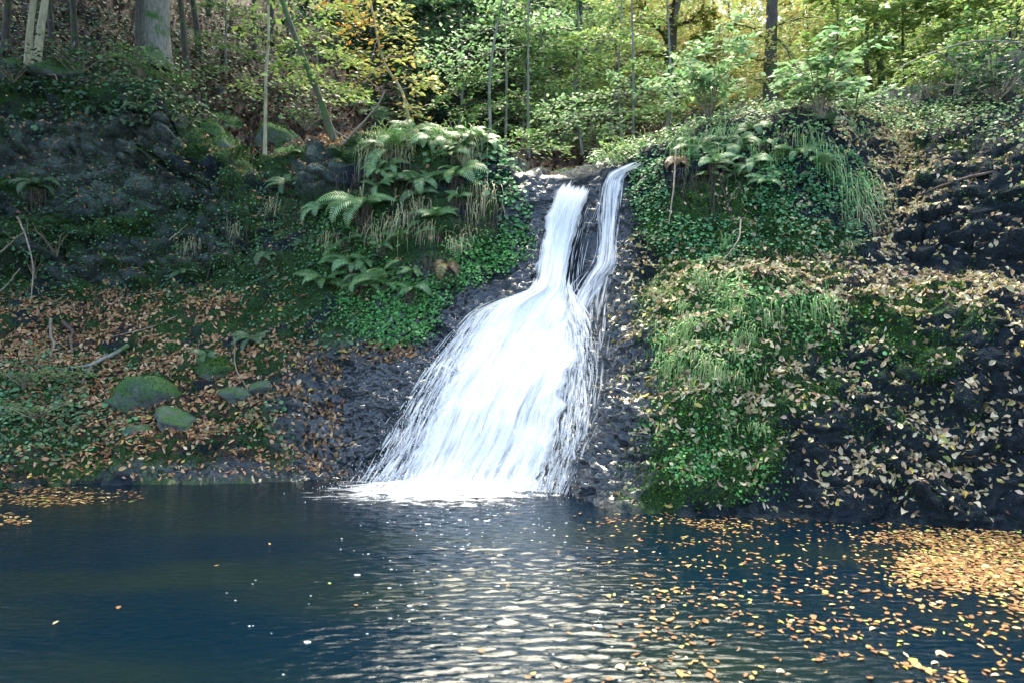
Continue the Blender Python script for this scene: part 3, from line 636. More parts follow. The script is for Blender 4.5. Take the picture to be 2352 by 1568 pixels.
KM = leaf_meshes(KINDS_F, 'floating_leaf', 200); wts = np.array([k[2] for k in KINDS_F]); wts = wts / wts.sum()
for i in ind_f:
    k = r.choice(len(KINDS_F), p=wts); v = r.integers(0, 4)
    place_leaf('floating_leaf', KM[k][v], FO[0][i] + np.array([0, 0, 0.002]), FO[1][i], FO[2][i], FO[3][i] * 0.5, FO[4][i], KINDS_F[k][0] + ' leaf floating on the dark water of the pool', 'leaves floating on the pool')

# ------------------------------------------------------------------ plants: shared builders
def tube(pts, rad, sides=8, wob=0.0, seed=0, cap=True):
    pts = np.asarray(pts, float); n = len(pts); rad = np.broadcast_to(rad, n); r = np.random.default_rng(seed)
    d = unit(np.gradient(pts, axis=0)); ref = np.array([0.13, 1.0, 0.07]); X = unit(np.cross(d, ref)); Y_ = np.cross(d, X)
    a = np.arange(sides) / sides * 2 * math.pi
    wb = 1 + wob * r.normal(size=(n, sides))
    V = pts[:, None] + (np.cos(a)[None, :, None] * X[:, None] + np.sin(a)[None, :, None] * Y_[:, None]) * (rad[:, None] * wb)[..., None]
    i = np.arange(n * sides).reshape(n, sides); j = np.roll(i, -1, 1)
    Fq = np.stack([i[:-1], j[:-1], j[1:], i[1:]], -1).reshape(-1, 4)
    return V.reshape(-1, 3), [Fq], None
def curve(ctrl, n):
    c = np.array([tuple(p) for p in ctrl], float)
    if len(c) == 2: return c[0] + (c[1] - c[0]) * np.linspace(0, 1, n)[:, None]
    k = np.concatenate([[0], np.cumsum(np.linalg.norm(np.diff(c, axis=0), axis=1))]); return pchip(k, c, np.linspace(0, k[-1], n))
def wander(a, b, n, amt, r):
    p = np.linspace(0, 1, n)[:, None] * (b - a) + a; w_ = np.cumsum(r.normal(0, amt, (n, 3)), 0); w_ -= np.linspace(0, 1, n)[:, None] * w_[-1]
    return p + w_
G_LIGHT = [(0.20,0.34,0.12,5),(0.26,0.40,0.17,4),(0.13,0.25,0.08,3),(0.34,0.42,0.12,1.2)]
G_MID = [(0.10,0.22,0.07,5),(0.15,0.29,0.10,4),(0.06,0.14,0.05,3),(0.28,0.34,0.08,.6)]
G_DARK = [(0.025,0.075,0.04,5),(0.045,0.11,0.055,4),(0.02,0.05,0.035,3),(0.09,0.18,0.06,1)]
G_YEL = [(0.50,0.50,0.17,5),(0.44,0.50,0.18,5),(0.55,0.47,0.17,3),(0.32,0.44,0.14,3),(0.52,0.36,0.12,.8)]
G_ORG = [(0.56,0.38,0.08,4),(0.52,0.27,0.06,3),(0.50,0.48,0.14,4),(0.35,0.42,0.12,2)]
G_MINT = [(0.30,0.46,0.24,5),(0.22,0.38,0.17,4),(0.38,0.52,0.30,3),(0.14,0.28,0.10,2)]
G_YG = [(0.28,0.42,0.12,5),(0.38,0.50,0.17,4),(0.20,0.34,0.10,4),(0.46,0.48,0.16,2)]
def spray_leaves(line, n, half, thick, size, pal, r, sag=0.15):
    """leaves held in a flat layer about a limb"""
    t = r.random(n) ** 0.8; k = t * (len(line) - 1); i = np.clip(k.astype(int), 0, len(line) - 2); f = (k - i)[:, None]
    c = line[i] * (1 - f) + line[i + 1] * f
    d = unit(line[-1] - line[0]); sidev = unit(np.cross(d, [0, 0, 1.0])); 
    wdt = half * np.sin(np.pi * np.clip(0.12 + 0.86 * t, 0, 1)) ** 0.7
    a = r.normal(0, 0.5, n); a = np.clip(a, -1.2, 1.2)
    along = np.abs(a) * wdt * 0.6
    pos = c + sidev[None] * (a * wdt)[:, None] + d[None] * along[:, None] + np.array([0, 0, 1.0]) * (r.normal(0, thick, n) - sag * np.abs(a) * wdt)[:, None]
    N = unit(np.stack([r.normal(0, 0.33, n), r.normal(-0.12, 0.33, n), np.ones(n)], -1))
    X, Y_, Z = frames(N, r.uniform(0, 6.283, n)); dirv = sidev[None] * np.sign(a)[:, None] * 0.8 + d[None] * 0.7 + r.normal(0, 0.35, (n, 3))
    X = unit(dirv - (dirv * Z).sum(1)[:, None] * Z); Y_ = np.cross(Z, X)
    L_ = size * np.exp(r.normal(0, 0.2, n))
    return bake(DIA, [DIAF], pos, X, Y_, Z, L_, pick(pal, n, 0.2, r))
class Plant:
    """a tree or bush: trunk, limbs and a crown of leaf-sized faces"""
    def __init__(self, name, label, cat, base, group=None):
        self.o = tag(empty(name, base), label, cat, group); self.b = np.array(base); self.leaves = []; self.fine = False
    def part(self, name, geo, mat, smooth=True):
        V, Fs, C = geo; return obj(name, mesh_np(name, V - self.b, Fs, mat, C, smooth=smooth), self.o)
    def trunk(self, pts, r0, r1, mat, sides=10, flare=1.35, name='trunk', seed=0, n=22):
        c = curve(pts, n); k = np.linspace(0, 1, n); rad = r0 + (r1 - r0) * k; rad = rad * (1 + (flare - 1) * np.exp(-k * 14))
        self.part(name, tube(c, rad, sides, 0.05, seed), mat); self.tl = c; self.tr = rad; return c
    def limb(self, a, b, r0, mat, leaf=None, r=None, rise=0.0, twigs=6, amt=0.03):
        n = 9; L_ = np.linalg.norm(b - a); ln = wander(a, b, n, amt * L_ * 0.35, r); ln[:, 2] += rise * np.sin(np.linspace(0, math.pi, n)) * L_
        parts = [tube(ln, np.linspace(r0, r0 * 0.25, n), 5)]; tw = []
        d = unit(b - a); sidev = unit(np.cross(d, [0, 0, 1.0]))
        for k in range(twigs):
            i = r.integers(2, n - 1); s = 1 if k % 2 else -1; tl = L_ * r.uniform(0.18, 0.4)
            e = ln[i] + sidev * s * tl * 0.8 + d * tl * 0.7 + np.array([0, 0, r.normal(0, 0.12) * tl])
            (tw if self.fine else parts).append(tube(wander(ln[i], e, 5, 0.03 * tl, r), np.linspace(r0 * 0.4, r0 * 0.12, 5), 4))
        lo = self.part('limb', merge(parts), mat)
        for V, Fs, C in tw: obj('twig', mesh_np('twig', V - self.b, Fs, mat, smooth=True), lo)
        if leaf:
            cnt, half, thick, size, pal = leaf; self.leaves.append(spray_leaves(ln, cnt, half, thick, size, pal, r))
    def crown(self, mat=None, name='crown'):
        if self.leaves: self.part(name, merge(self.leaves), mat or M_LEAF, smooth=False)
def auto_tree(name, label, cat, x, y, h, r0, pal, n_leaf, size, bark_m, seed, group=None, lean=(0, 0), z0=0.12, spread=0.28, limbs=14, thick=0.07, top=1.0, zmax=None, base=None):
    """h height; z0 share of the trunk bare of limbs; spread limb length as share of height"""
    r = np.random.default_rng(seed); b = np.array([x, y, gz(x, y) - 0.05]) if base is None else np.array(base)
    p = Plant(name, label, cat, b, group)
    mid = b + np.array([lean[0] * 0.4 * h, lean[1] * 0.4 * h, h * 0.5]) + r.normal(0, 0.022 * h, 3) * np.array([1, 1, 0.3]); end = b + np.array([lean[0] * h, lean[1] * h, h * top])
    c = p.trunk([b, mid, end], r0, r0 * 0.3, bark_m, 9, seed=seed)
    for k in range(limbs):
        t = z0 + (0.97 - z0) * (k + r.random() * 0.8) / limbs; i = int(t * (len(c) - 1)); a = c[i]
        if zmax and a[2] > zmax: continue
        az = k * 2.4 + r.normal(0, 0.4); L_ = h * spread * (1.05 - 0.6 * t) * r.uniform(0.7, 1.25)
        e = a + np.array([math.cos(az) * L_, math.sin(az) * L_, L_ * r.uniform(-0.12, 0.42)])
        p.limb(a, e, max(r0 * 0.28 * (1.1 - t), 0.006), bark_m, (int(n_leaf / limbs * r.uniform(0.6, 1.4)), L_ * 0.62, thick * (0.35 + L_ * 0.15), size, pal), r, rise=0.08, twigs=5)
    p.crown(); return p

# ------------------------------------------------------------------ named trees
def trunk_through(pts_px, Y, extra_up=0.0, lift=0.0):
    b, _ = hit(*pts_px[0]); pts = [P(a, c, Y) for a, c in pts_px]
    bz = gz(pts[0].x, Y); pts[0] = Vector((pts[0].x, Y, bz - 0.06)) if abs(bz - pts[0].z) < 1.2 else pts[0]
    if extra_up:
        d_ = (pts[-1] - pts[-2]).normalized(); pts.append(pts[-1] + d_ * extra_up)
    return pts
def overhead(p, r, z0, z1, n, L_, pal, cnt, size, bark_m):
    """limbs and leaves of a tall tree's crown, mostly above the picture"""
    c = p.tl
    for k in range(n):
        z = r.uniform(z0, z1); i = int(np.argmin(np.abs(c[:, 2] - z))); az = k * 2.4 + r.normal(0, 0.3); l = L_ * r.uniform(0.6, 1.2)
        e = c[i] + np.array([math.cos(az) * l, math.sin(az) * l, l * r.uniform(-0.05, 0.35)])
        p.limb(c[i], e, p.tr[i] * 0.35, bark_m, (cnt, l * 0.6, 0.16, size, pal), r, 0.08, 6)
def tall(name, label, pts_px, Y, dia, bark_m, seed, up=8, crown=None, sides=12):
    r = np.random.default_rng(seed); pts = trunk_through(pts_px, Y, up); p = Plant(name, label, 'tree', pts[0]); p.fine = True
    p.trunk(pts, dia / 2, dia / 2 * 0.55, bark_m, sides, 1.5, seed=seed, n=30)
    if crown: overhead(p, r, *crown, bark_m)
    return p
p = tall('beech_tree', 'thick grey beech trunk with mossy foot on the left slope', [(352,135),(356,60),(358,0)], 13.5, 0.50, M_BARK_GREY, 1, 10, (9.5, 17, 16, 4.2, G_MID, 420, 0.16)); p.crown()
p = tall('slender_tree', 'slender pale trunk leaning right at the left cliff edge', [(80,166),(92,80),(104,0)], 11.3, 0.105, M_BARK_PALE, 2, 7, (9.0, 13, 10, 2.6, G_MID, 300, 0.13)); p.crown()
p = tall('slender_tree', 'slimmer pale trunk growing just behind the leaning pale one', [(62,140),(70,60),(78,0)], 11.9, 0.095, M_BARK_PALE, 3, 7, (9.5, 14, 10, 2.6, G_MID, 300, 0.13)); p.crown()
p = tall('sapling', 'thin pale bare sapling stem rising from mossy boulders', [(608,286),(611,180),(617,70),(616,0)], 10.6, 0.048, M_BARK_PALE, 4, 3, (6.6, 9.0, 7, 1.3, G_YG, 120, 0.09))
rr_ = np.random.default_rng(40)
for a, b in (((611,200),(700,190)),((613,120),(560,60)),((614,100),(690,60)),((610,225),(560,190))):
    p.limb(np.array(P(*a, 10.6)), np.array(P(*b, 10.4)), 0.010, M_TWIG, (90, 0.35, 0.03, 0.075, G_YG), rr_, 0.05, 5)
p.crown()
p = tall('mossy_tree', 'mossy dark trunk leaning left above the boulders', [(772,322),(738,235),(700,140),(665,50),(648,0)], 9.9, 0.085, M_BARK_MOSS, 5, 5, (7.0, 11, 8, 1.8, G_YG, 220, 0.10))
for a, b in (((720,190),(820,120)),((705,150),(640,150)),((735,230),(830,210)),((690,110),(760,60))):
    p.limb(np.array(P(*a, 9.9)), np.array(P(*b, 9.6)), 0.012, M_TWIG, (130, 0.4, 0.035, 0.08, G_YG), rr_, 0.05, 6)
p.crown()
p = tall('trunk_tree', 'dark straight trunk standing above the leafy bushes right of the fall', [(1768,222),(1770,110),(1774,0)], 13.0, 0.25, M_BARK_DARK, 6, 4, (7.6, 11.5, 9, 2.2, G_YEL, 260, 0.11))
for a, b in (((1770,160),(1690,120)),((1770,190),(1850,170)),((1770,100),(1660,60)),((1772,60),(1880,40)),((1770,180),(1700,215)),((1772,70),(1830,180))):
    p.limb(np.array(P(*a, 13)), np.array(P(*b, 12.6)), 0.022, M_BARK_DARK, (260, 0.6, 0.05, 0.085, G_YEL), rr_, 0.05, 7, 0.09)
p.crown()
p = tall('gnarled_tree', 'dark gnarled tree with crooked limbs reaching left over the stream', [(1545,180),(1540,90),(1552,0)], 17, 0.34, M_BARK_DARK, 7, 5, (9.0, 14, 10, 2.6, G_YEL, 260, 0.13))
for a, b in (((1542,110),(1440,140)),((1540,100),(1470,40)),((1545,60),(1620,20)),((1540,130),(1380,190)),((1546,70),(1450,10)),((1544,120),(1640,110))):
    p.limb(np.array(P(*a, 17)), np.array(P(*b, 16.4)), 0.06, M_BARK_DARK, (330, 0.9, 0.07, 0.11, G_YEL), rr_, 0.06, 8, 0.12)
p.crown()
p = tall('twin_stem_tree', 'thin dark trunk, straighter of a pair above the leafy gully', [(2032,236),(2018,120),(2008,0)], 16, 0.16, M_BARK_DARK, 8, 3, (7.5, 11, 8, 1.8, G_YG, 220, 0.11)); p.crown()
p = tall('twin_stem_tree', 'thinner crooked trunk of a pair above the leafy gully', [(2006,238),(1990,130),(1996,0)], 16.3, 0.12, M_BARK_DARK, 9, 3, (7.5, 11, 8, 1.8, G_YG, 220, 0.11)); p.crown()
p = tall('branching_tree', 'pale crooked stem hung with yellow and orange leaves above the fern knoll', [(945,300),(925,215),(880,140),(862,60),(850,0)], 9.7, 0.042, M_BARK_PALE, 10, 2.5, None, 7)
for a, b in (((862,60),(800,30)),((868,90),(930,70)),((880,140),(960,120)),((885,150),(840,190)),((900,180),(1010,200)),((862,40),(930,20)),((858,30),(790,80)),((920,210),(1000,190)),((865,70),(850,150)),((930,230),(960,270)),((852,5),(900,-30)),((852,10),(780,-10))):
    p.limb(np.array(P(*a, 9.7)), np.array(P(*b, 9.4 + rr_.uniform(-0.3, 0.3))), 0.009, M_TWIG, (85, 0.35, 0.06, 0.078, G_ORG if b[0] < 900 else G_YEL), rr_, 0.04, 6, 0.06)
p.crown()
# sprays of light beech leaves over the stream, each on its own sapling
SAPS = [('beech sapling with long pale spray slanting over the dark forest', 12.0, (1215,400), [((1215,50),(965,150)),((1215,105),(1030,175)),((1215,20),(1080,-20)),((1215,70),(1300,40))], G_MINT),
 ('bushy beech sapling in layered green tiers behind the fern knoll', 12.6, (1160,390), [((1160,190),(1000,235)),((1165,225),(1060,300)),((1160,260),(1080,350)),((1165,210),(1240,270)),((1160,290),(1230,340)),((1160,320),(1070,370)),((1160,160),(1060,190)),((1160,240),(1040,265))], G_MID),
 ('sapling with two pale flat sprays above the waterfall lip', 11.8, (1455,350), [((1450,215),(1235,262)),((1452,250),(1260,300)),((1455,190),(1400,170)),((1455,230),(1530,200)),((1455,285),(1390,300))], G_MINT),
 ('small sapling with drooping sprays right behind the waterfall lip', 11.0, (1130,395), [((1160,370),(1300,340)),((1150,350),(1230,310)),((1140,340),(1060,310))], G_LIGHT),
 ('tall sapling with yellow green tiers beside the gnarled tree', 14.0, (1430,330), [((1430,130),(1300,160)),((1430,165),(1520,150)),((1430,90),(1330,80)),((1430,60),(1520,40)),((1432,200),(1350,215)),((1430,20),(1360,10)),((1430,110),(1500,100))], G_YG),
 ('loose green sapling in front of the dark firs', 15.0, (1050,330), [((1050,120),(960,80)),((1050,60),(1150,30)),((1050,180),(960,210)),((1050,90),(1120,70)),((1050,220),(950,250)),((1050,20),(970,0))], G_MID),
 ('thin sapling with sparse yellow green leaves on the brown slope', 13.5, (735,290), [((735,80),(650,110)),((735,120),(830,150)),((735,40),(800,20)),((735,190),(800,220)),((735,160),(680,190)),((735,10),(690,-10))], G_YG),
 ('sapling with small leaf tiers between pale stem and beech trunk', 15.5, (520,210), [((520,80),(450,100)),((520,110),(580,130)),((520,50),(580,30)),((520,150),(460,170)),((520,20),(470,10))], G_MID),
 ('green sapling leaning over the right hand stream bank', 12.0, (1530,330), [((1530,180),(1450,150)),((1530,210),(1600,190)),((1530,150),(1610,120)),((1530,120),(1480,90)),((1530,240),(1470,260))], G_LIGHT)]
for k, (lab, Y, base, limbs, pal) in enumerate(SAPS):
    r = np.random.default_rng(300 + k); pts = trunk_through([base, (base[0] + r.normal(0, 8), (base[1] + 20) / 2), (limbs[0][0][0], -40)], Y); p = Plant('beech_sapling', lab, 'sapling', pts[0]); p.fine = True
    p.trunk(pts, 0.030, 0.012, M_BARK_GREY, 7, 1.3, seed=k)
    for a, b in limbs:
        A_, B_ = np.array(P(*a, Y)), np.array(P(*b, Y + r.uniform(-0.9, 0.4))); l = np.linalg.norm(B_ - A_)
        i = int(np.argmin(np.abs(p.tl[:, 2] - A_[2]))); A_ = p.tl[i]
        p.limb(A_, B_, 0.012, M_TWIG, (int(210 * l), 0.42 * l + 0.1, 0.035, 0.085, pal), r, 0.06, 7)
    p.crown()

# ------------------------------------------------------------------ woodland behind
def wood(specs, name, label, group, pal, size, nl, bm, seed0, thin=0.012, **kw):
    for k, (px, Y, h) in enumerate(specs):
        r = np.random.default_rng(seed0 + k); x = (px - 1176) / F * Y
        if h < 1: h = max(3.0, (CAMZ + 784 / F * Y - gz(x, Y)) * (1 + h))
        auto_tree(name, label, 'tree', x, Y, h * r.uniform(0.9, 1.15), h * thin, pal, int(nl * r.uniform(0.85, 1.2)), size, bm, seed0 + k, group, (r.normal(0, 0.03), r.normal(0, 0.02)), **kw)
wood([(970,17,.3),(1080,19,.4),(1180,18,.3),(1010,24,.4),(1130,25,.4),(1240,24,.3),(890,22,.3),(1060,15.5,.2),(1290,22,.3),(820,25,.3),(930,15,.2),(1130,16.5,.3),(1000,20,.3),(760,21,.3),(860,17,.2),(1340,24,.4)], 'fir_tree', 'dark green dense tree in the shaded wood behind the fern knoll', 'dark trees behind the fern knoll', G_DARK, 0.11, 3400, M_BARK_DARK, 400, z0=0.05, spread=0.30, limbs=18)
wood([(1290,16,.2),(1360,19,.3),(1250,14.5,-.2),(1400,17,.2),(1340,14,-.3),(1200,15,-.1)], 'beech_tree', 'light green beech standing in the wood above the waterfall lip', 'beeches above the waterfall lip', G_LIGHT, 0.105, 1500, M_BARK_GREY, 430, z0=0.08, spread=0.32, limbs=18)
wood([(1480,22,.3),(1600,24,.3),(1680,20,.3),(1770,25,.3),(1850,19,.3),(1920,24,.3),(1560,29,.4),(1720,30,.4),(1840,31,.4),(1440,28,.4),(1640,17,.1),(1530,20,.2),(1810,22,.2)], 'yellowing_tree', 'yellowing tree in the bright wood behind the dark straight trunk', 'yellowing trees in the bright valley', G_YEL, 0.125, 3000, M_BARK_DARK, 450, z0=0.04, spread=0.36, limbs=18)
wood([(1960,19,.3),(2060,22,.3),(2130,18,.3),(2220,20,.3),(2320,17,.3),(2000,28,.4),(2120,28,.4),(2260,27,.4),(2380,24,.4),(2080,14.5,0),(2220,14,0),(2340,13.5,.1),(1930,15,0),(2430,16,.3)], 'green_tree', 'bright yellow green tree in the wood above the leafy gully', 'green trees above the leafy gully', G_YG, 0.12, 2900, M_BARK_DARK, 480, z0=0.04, spread=0.36, limbs=18)
wood([(1330,19,.6),(1215,17,.6),(670,15,.6),(800,18,.6),(700,23,.6)], 'slope_tree', 'slim trunk with thin leaf tiers on the brown slope behind the sapling', 'slim trees behind the pale sapling', G_DARK, 0.12, 900, M_BARK_DARK, 520, z0=0.22, spread=0.24, limbs=12)
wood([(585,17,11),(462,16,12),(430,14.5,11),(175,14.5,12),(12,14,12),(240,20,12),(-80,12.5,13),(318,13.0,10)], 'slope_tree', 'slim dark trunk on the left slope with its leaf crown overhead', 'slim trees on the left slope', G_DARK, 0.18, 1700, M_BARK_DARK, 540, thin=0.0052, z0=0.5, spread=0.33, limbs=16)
# the far wood, one mass of foliage on the valley sides
r = np.random.default_rng(590)
fw = (VR > 8.2) * (PX > 900) * (PX < 2700) * (PY > -500) / np.maximum(TP[..., 1], 10) ** 1.5
pos, N, v, u = scatter(fw, 30000, r=r); n = len(pos); pos[:, 2] += r.random(n) ** 1.3 * 7; px_ = pic(pos)[0]
N = unit(np.stack([r.normal(0, 0.5, n), r.normal(-0.3, 0.5, n), np.ones(n)], -1)); X, Y_, Z = frames(N, r.uniform(0, 6.283, n))
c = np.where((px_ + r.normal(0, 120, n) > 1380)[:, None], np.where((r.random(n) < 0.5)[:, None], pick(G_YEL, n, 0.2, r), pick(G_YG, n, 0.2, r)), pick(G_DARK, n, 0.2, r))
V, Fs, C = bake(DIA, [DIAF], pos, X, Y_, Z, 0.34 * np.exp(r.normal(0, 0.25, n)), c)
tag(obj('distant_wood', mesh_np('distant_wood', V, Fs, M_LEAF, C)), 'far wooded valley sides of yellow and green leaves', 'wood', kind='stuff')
wood([(60,19,10),(200,20.5,11),(350,19.5,10),(480,20,11),(620,20,10),(-100,17,12),(120,16,9)], 'slope_tree', 'tall leafy tree added to shade the left slope above the boulders', 'tall trees added to shade the left slope', G_DARK, 0.2, 2600, M_BARK_DARK, 548, thin=0.006, z0=0.4, spread=0.36, limbs=16)  # extra trees, crowns above the frame, put in to darken the left slope
wood([(-350,10.5,15),(-120,9.0,15),(-600,8,15),(-250,14,17)], 'shade_tree', 'unseen tall leafy tree added to shade the left side of the pool', 'unseen shade trees added beside the left bank', G_MID, 0.19, 5200, M_BARK_GREY, 560, z0=0.5, spread=0.36, limbs=22)  # out of view; added so their crowns shade the left bank
wood([(2750,9,13),(2900,11,15)], 'shade_tree', 'tall leafy tree overhanging the right side of the pool', 'tall trees beside the right bank', G_MID, 0.19, 3000, M_BARK_GREY, 580, z0=0.45, spread=0.3, limbs=16)

# ------------------------------------------------------------------ bushes
def bush(label, px, py, rad, h, pal, n, size, seed, stems=9, name='leafy_bush', out=(0, -0.25), cat='bush', Y=None, droop=0.2):
    r = np.random.default_rng(seed)
    b = hit(px, py)[0] if Y is None else P(px, py, Y)
    if Y is not None: b.z = gz(b.x, b.y)
    p = Plant(name, label, cat, b - Vector((0, 0, 0.03))); parts = []; tips = []
    for k in range(stems):
        az = k / stems * 6.283 + r.normal(0, 0.3); f = r.uniform(0.35, 1)
        e = np.array(b) + np.array([math.cos(az) * rad * f + out[0] * rad, math.sin(az) * rad * f + out[1] * rad, h * r.uniform(0.55, 1.05) * (1.1 - 0.35 * f)])
        ln = wander(np.array(b), e, 8, 0.012, r); ln[:, 2] += 0.12 * h * np.sin(np.linspace(0, math.pi, 8)); tips.append(ln)
        parts.append(tube(ln, np.linspace(0.010, 0.003, 8), 5))
    V, Fs, C = merge(parts); p.part('stem', (V, Fs, C), M_TWIG)
    for ln in tips:
        m = n // stems
        for q in range(4):
            i = r.integers(2, 8); a = ln[i]; az = r.uniform(0, 6.283); l = rad * r.uniform(0.25, 0.5); e = a + np.array([math.cos(az) * l, math.sin(az) * l, r.uniform(-droop, 0.15) * l])
            p.leaves.append(spray_leaves(np.stack([a, (a + e) / 2 + [0, 0, 0.03], e]), m // 4, l * 0.75, 0.014, size, pal, r, 0.3))
    p.crown(name='foliage'); return p
bush('pale mint elder bush on the bank between fall and straight trunk', 1630, 285, 0.72, 1.25, G_MINT, 1000, 0.095, 600, 10)
bush('white-green leafy bush at the foot of the dark straight trunk', 1880, 268, 0.70, 0.85, G_MINT, 1000, 0.10, 601, 11)
bush('low mint bush spreading left of the leafy gully head', 1960, 262, 0.45, 0.4, G_MINT, 320, 0.08, 602, 8)
bush('small pale bush overhanging the right edge of the stream', 1530, 300, 0.40, 0.55, G_LIGHT, 360, 0.08, 603, 8)
bush('bright green weed clump on the grassy bank above side stream', 1420, 370, 0.28, 0.30, G_LIGHT, 260, 0.065, 604, 7)
bush('dark tangled bush hanging over the right hand cliff', 2290, 235, 0.9, 0.8, G_DARK, 900, 0.075, 605, 14)
bush('grey green scrub on the steep slope above right cliff', 2200, 215, 0.7, 0.9, G_MID, 800, 0.075, 606, 12)
bush('yellow green thicket rising behind the right hand cliff', 2330, 130, 0.9, 1.2, G_YG, 900, 0.085, 607, 12, Y=11)
bush('loose green thicket beside the gully head', 2130, 225, 0.6, 0.9, G_YG, 520, 0.075, 608, 10)
bush('leafy seedling shrub under the thick beech trunk', 330, 190, 0.6, 0.5, G_MID, 420, 0.07, 609, 9)
bush('small dark shrub in front of the beech trunk foot', 400, 210, 0.45, 0.4, G_MID, 260, 0.065, 610, 8)
bush('dark holly-like bush on the left cliff edge', 180, 175, 0.7, 0.5, G_DARK, 520, 0.065, 611, 9)
bush('dark scrub beneath the pale leaning trunks', 30, 190, 0.6, 0.45, G_DARK, 420, 0.06, 612, 9)
bush('green bramble sprawling at the foot of the left bank', 90, 960, 0.42, 0.24, G_MID, 260, 0.045, 613, 9)
bush('second bramble patch low on the left bank near water', 60, 890, 0.40, 0.24, G_MID, 240, 0.045, 614, 9)
bush('thin green bramble beside the fallen forked branch', 170, 880, 0.36, 0.20, G_MID, 260, 0.048, 615, 8)
bush('straggling twiggy shrub against the dark left rock', 80, 640, 0.36, 0.85, G_MID, 200, 0.045, 616, 8)
bush('wispy green shrub below the bare rock face', 130, 590, 0.4, 0.5, G_MID, 170, 0.045, 617, 7)
bush('low leafy shrub on the mossy hollow behind boulders', 700, 300, 0.5, 0.35, G_MID, 220, 0.06, 618, 8)

# ------------------------------------------------------------------ ferns
def frond_mesh(seed, arch=1.0, pal=(0.17, 0.33, 0.11), pairs=20):
    """unit-long frond rising then arching over along +X, leaflets to both sides"""
    r = np.random.default_rng(seed); n = pairs + 2; t = np.linspace(0, 1, n); ang = math.radians(62) - arch * 1.9 * t ** 1.2
    st = np.stack([np.cos(ang), 0 * t, np.sin(ang)], -1) / n; C = np.cumsum(st, 0); C -= C[0]
    parts = [tube(C, np.linspace(0.010, 0.003, n), 4)]; cols = [np.tile((0.20, 0.20, 0.07), (len(parts[0][0]), 1))]
    V = [parts[0][0]]; Fq = [parts[0][1][0]]; off = len(V[0])
    for i in range(2, n):
        f = t[i]; L_ = 0.23 * (math.sin(math.pi * (0.10 + 0.88 * f) ** 0.85) ** 0.75) * (1 - 0.12 * r.random()) + 0.015
        d = unit(st[i]); up = np.array([-d[2], 0, d[0]])
        for s in (-1, 1):
            a = np.array([0, s, 0]) * 0.90 + d * 0.42 - up * (0.04 + 0.08 * r.random()); a = unit(a); w_ = 0.022 * (1 - 0.3 * f)
            b0 = C[i]; m = b0 + a * L_ * 0.5 + up * 0.012; e = b0 + a * L_ - up * 0.012
            V.append(np.array([b0 - d * w_ * 0.7, b0 + d * w_ * 0.7, m + d * w_, m - d * w_, e])); Fq.append(np.array([(0, 1, 2, 3)]) + off); cols.append(np.tile(np.array(pal) * r.uniform(0.75, 1.3) , (5, 1)))
            Fq.append(np.array([(3, 2, 4, 4)]) + off); off += 5
    Vv = np.concatenate(V); q = np.concatenate(Fq); tri = q[q[:, 2] == q[:, 3]][:, :3]; quad = q[q[:, 2] != q[:, 3]]
    return mesh_np('frond', Vv, [quad, tri], M_FERN, np.concatenate(cols))
FR_G = [frond_mesh(700 + k, a, c) for k, (a, c) in enumerate([(0.85,(0.19,0.38,0.14)),(1.1,(0.15,0.32,0.11)),(1.35,(0.23,0.42,0.18)),(0.7,(0.12,0.27,0.09))])]
FR_D = [frond_mesh(720 + k, a, c) for k, (a, c) in enumerate([(0.9,(0.07,0.17,0.08)),(1.2,(0.09,0.20,0.09))])]
FR_B = [frond_mesh(740 + k, a, c) for k, (a, c) in enumerate([(1.6,(0.30,0.26,0.09)),(1.9,(0.22,0.14,0.07))])]
def skirt_mesh(seed, n=26):
    """the brown dead stalks that hang under an old fern"""
    r = np.random.default_rng(seed); parts = []
    for k in range(n):
        a = np.array([r.normal(0, 0.16), r.normal(0, 0.06), r.uniform(-0.05, 0.05)]); e = a + np.array([r.normal(0, 0.07), r.normal(-0.02, 0.05), -r.uniform(0.45, 1.05)])
        parts.append(tube(wander(a, e, 5, 0.02, r), np.linspace(0.014, 0.005, 5) * r.uniform(0.5, 1.2), 3))
    V, Fs, _ = merge(parts); return mesh_np('dead_skirt', V, Fs, M_ROOT)
SK = [skirt_mesh(760 + k) for k in range(3)]
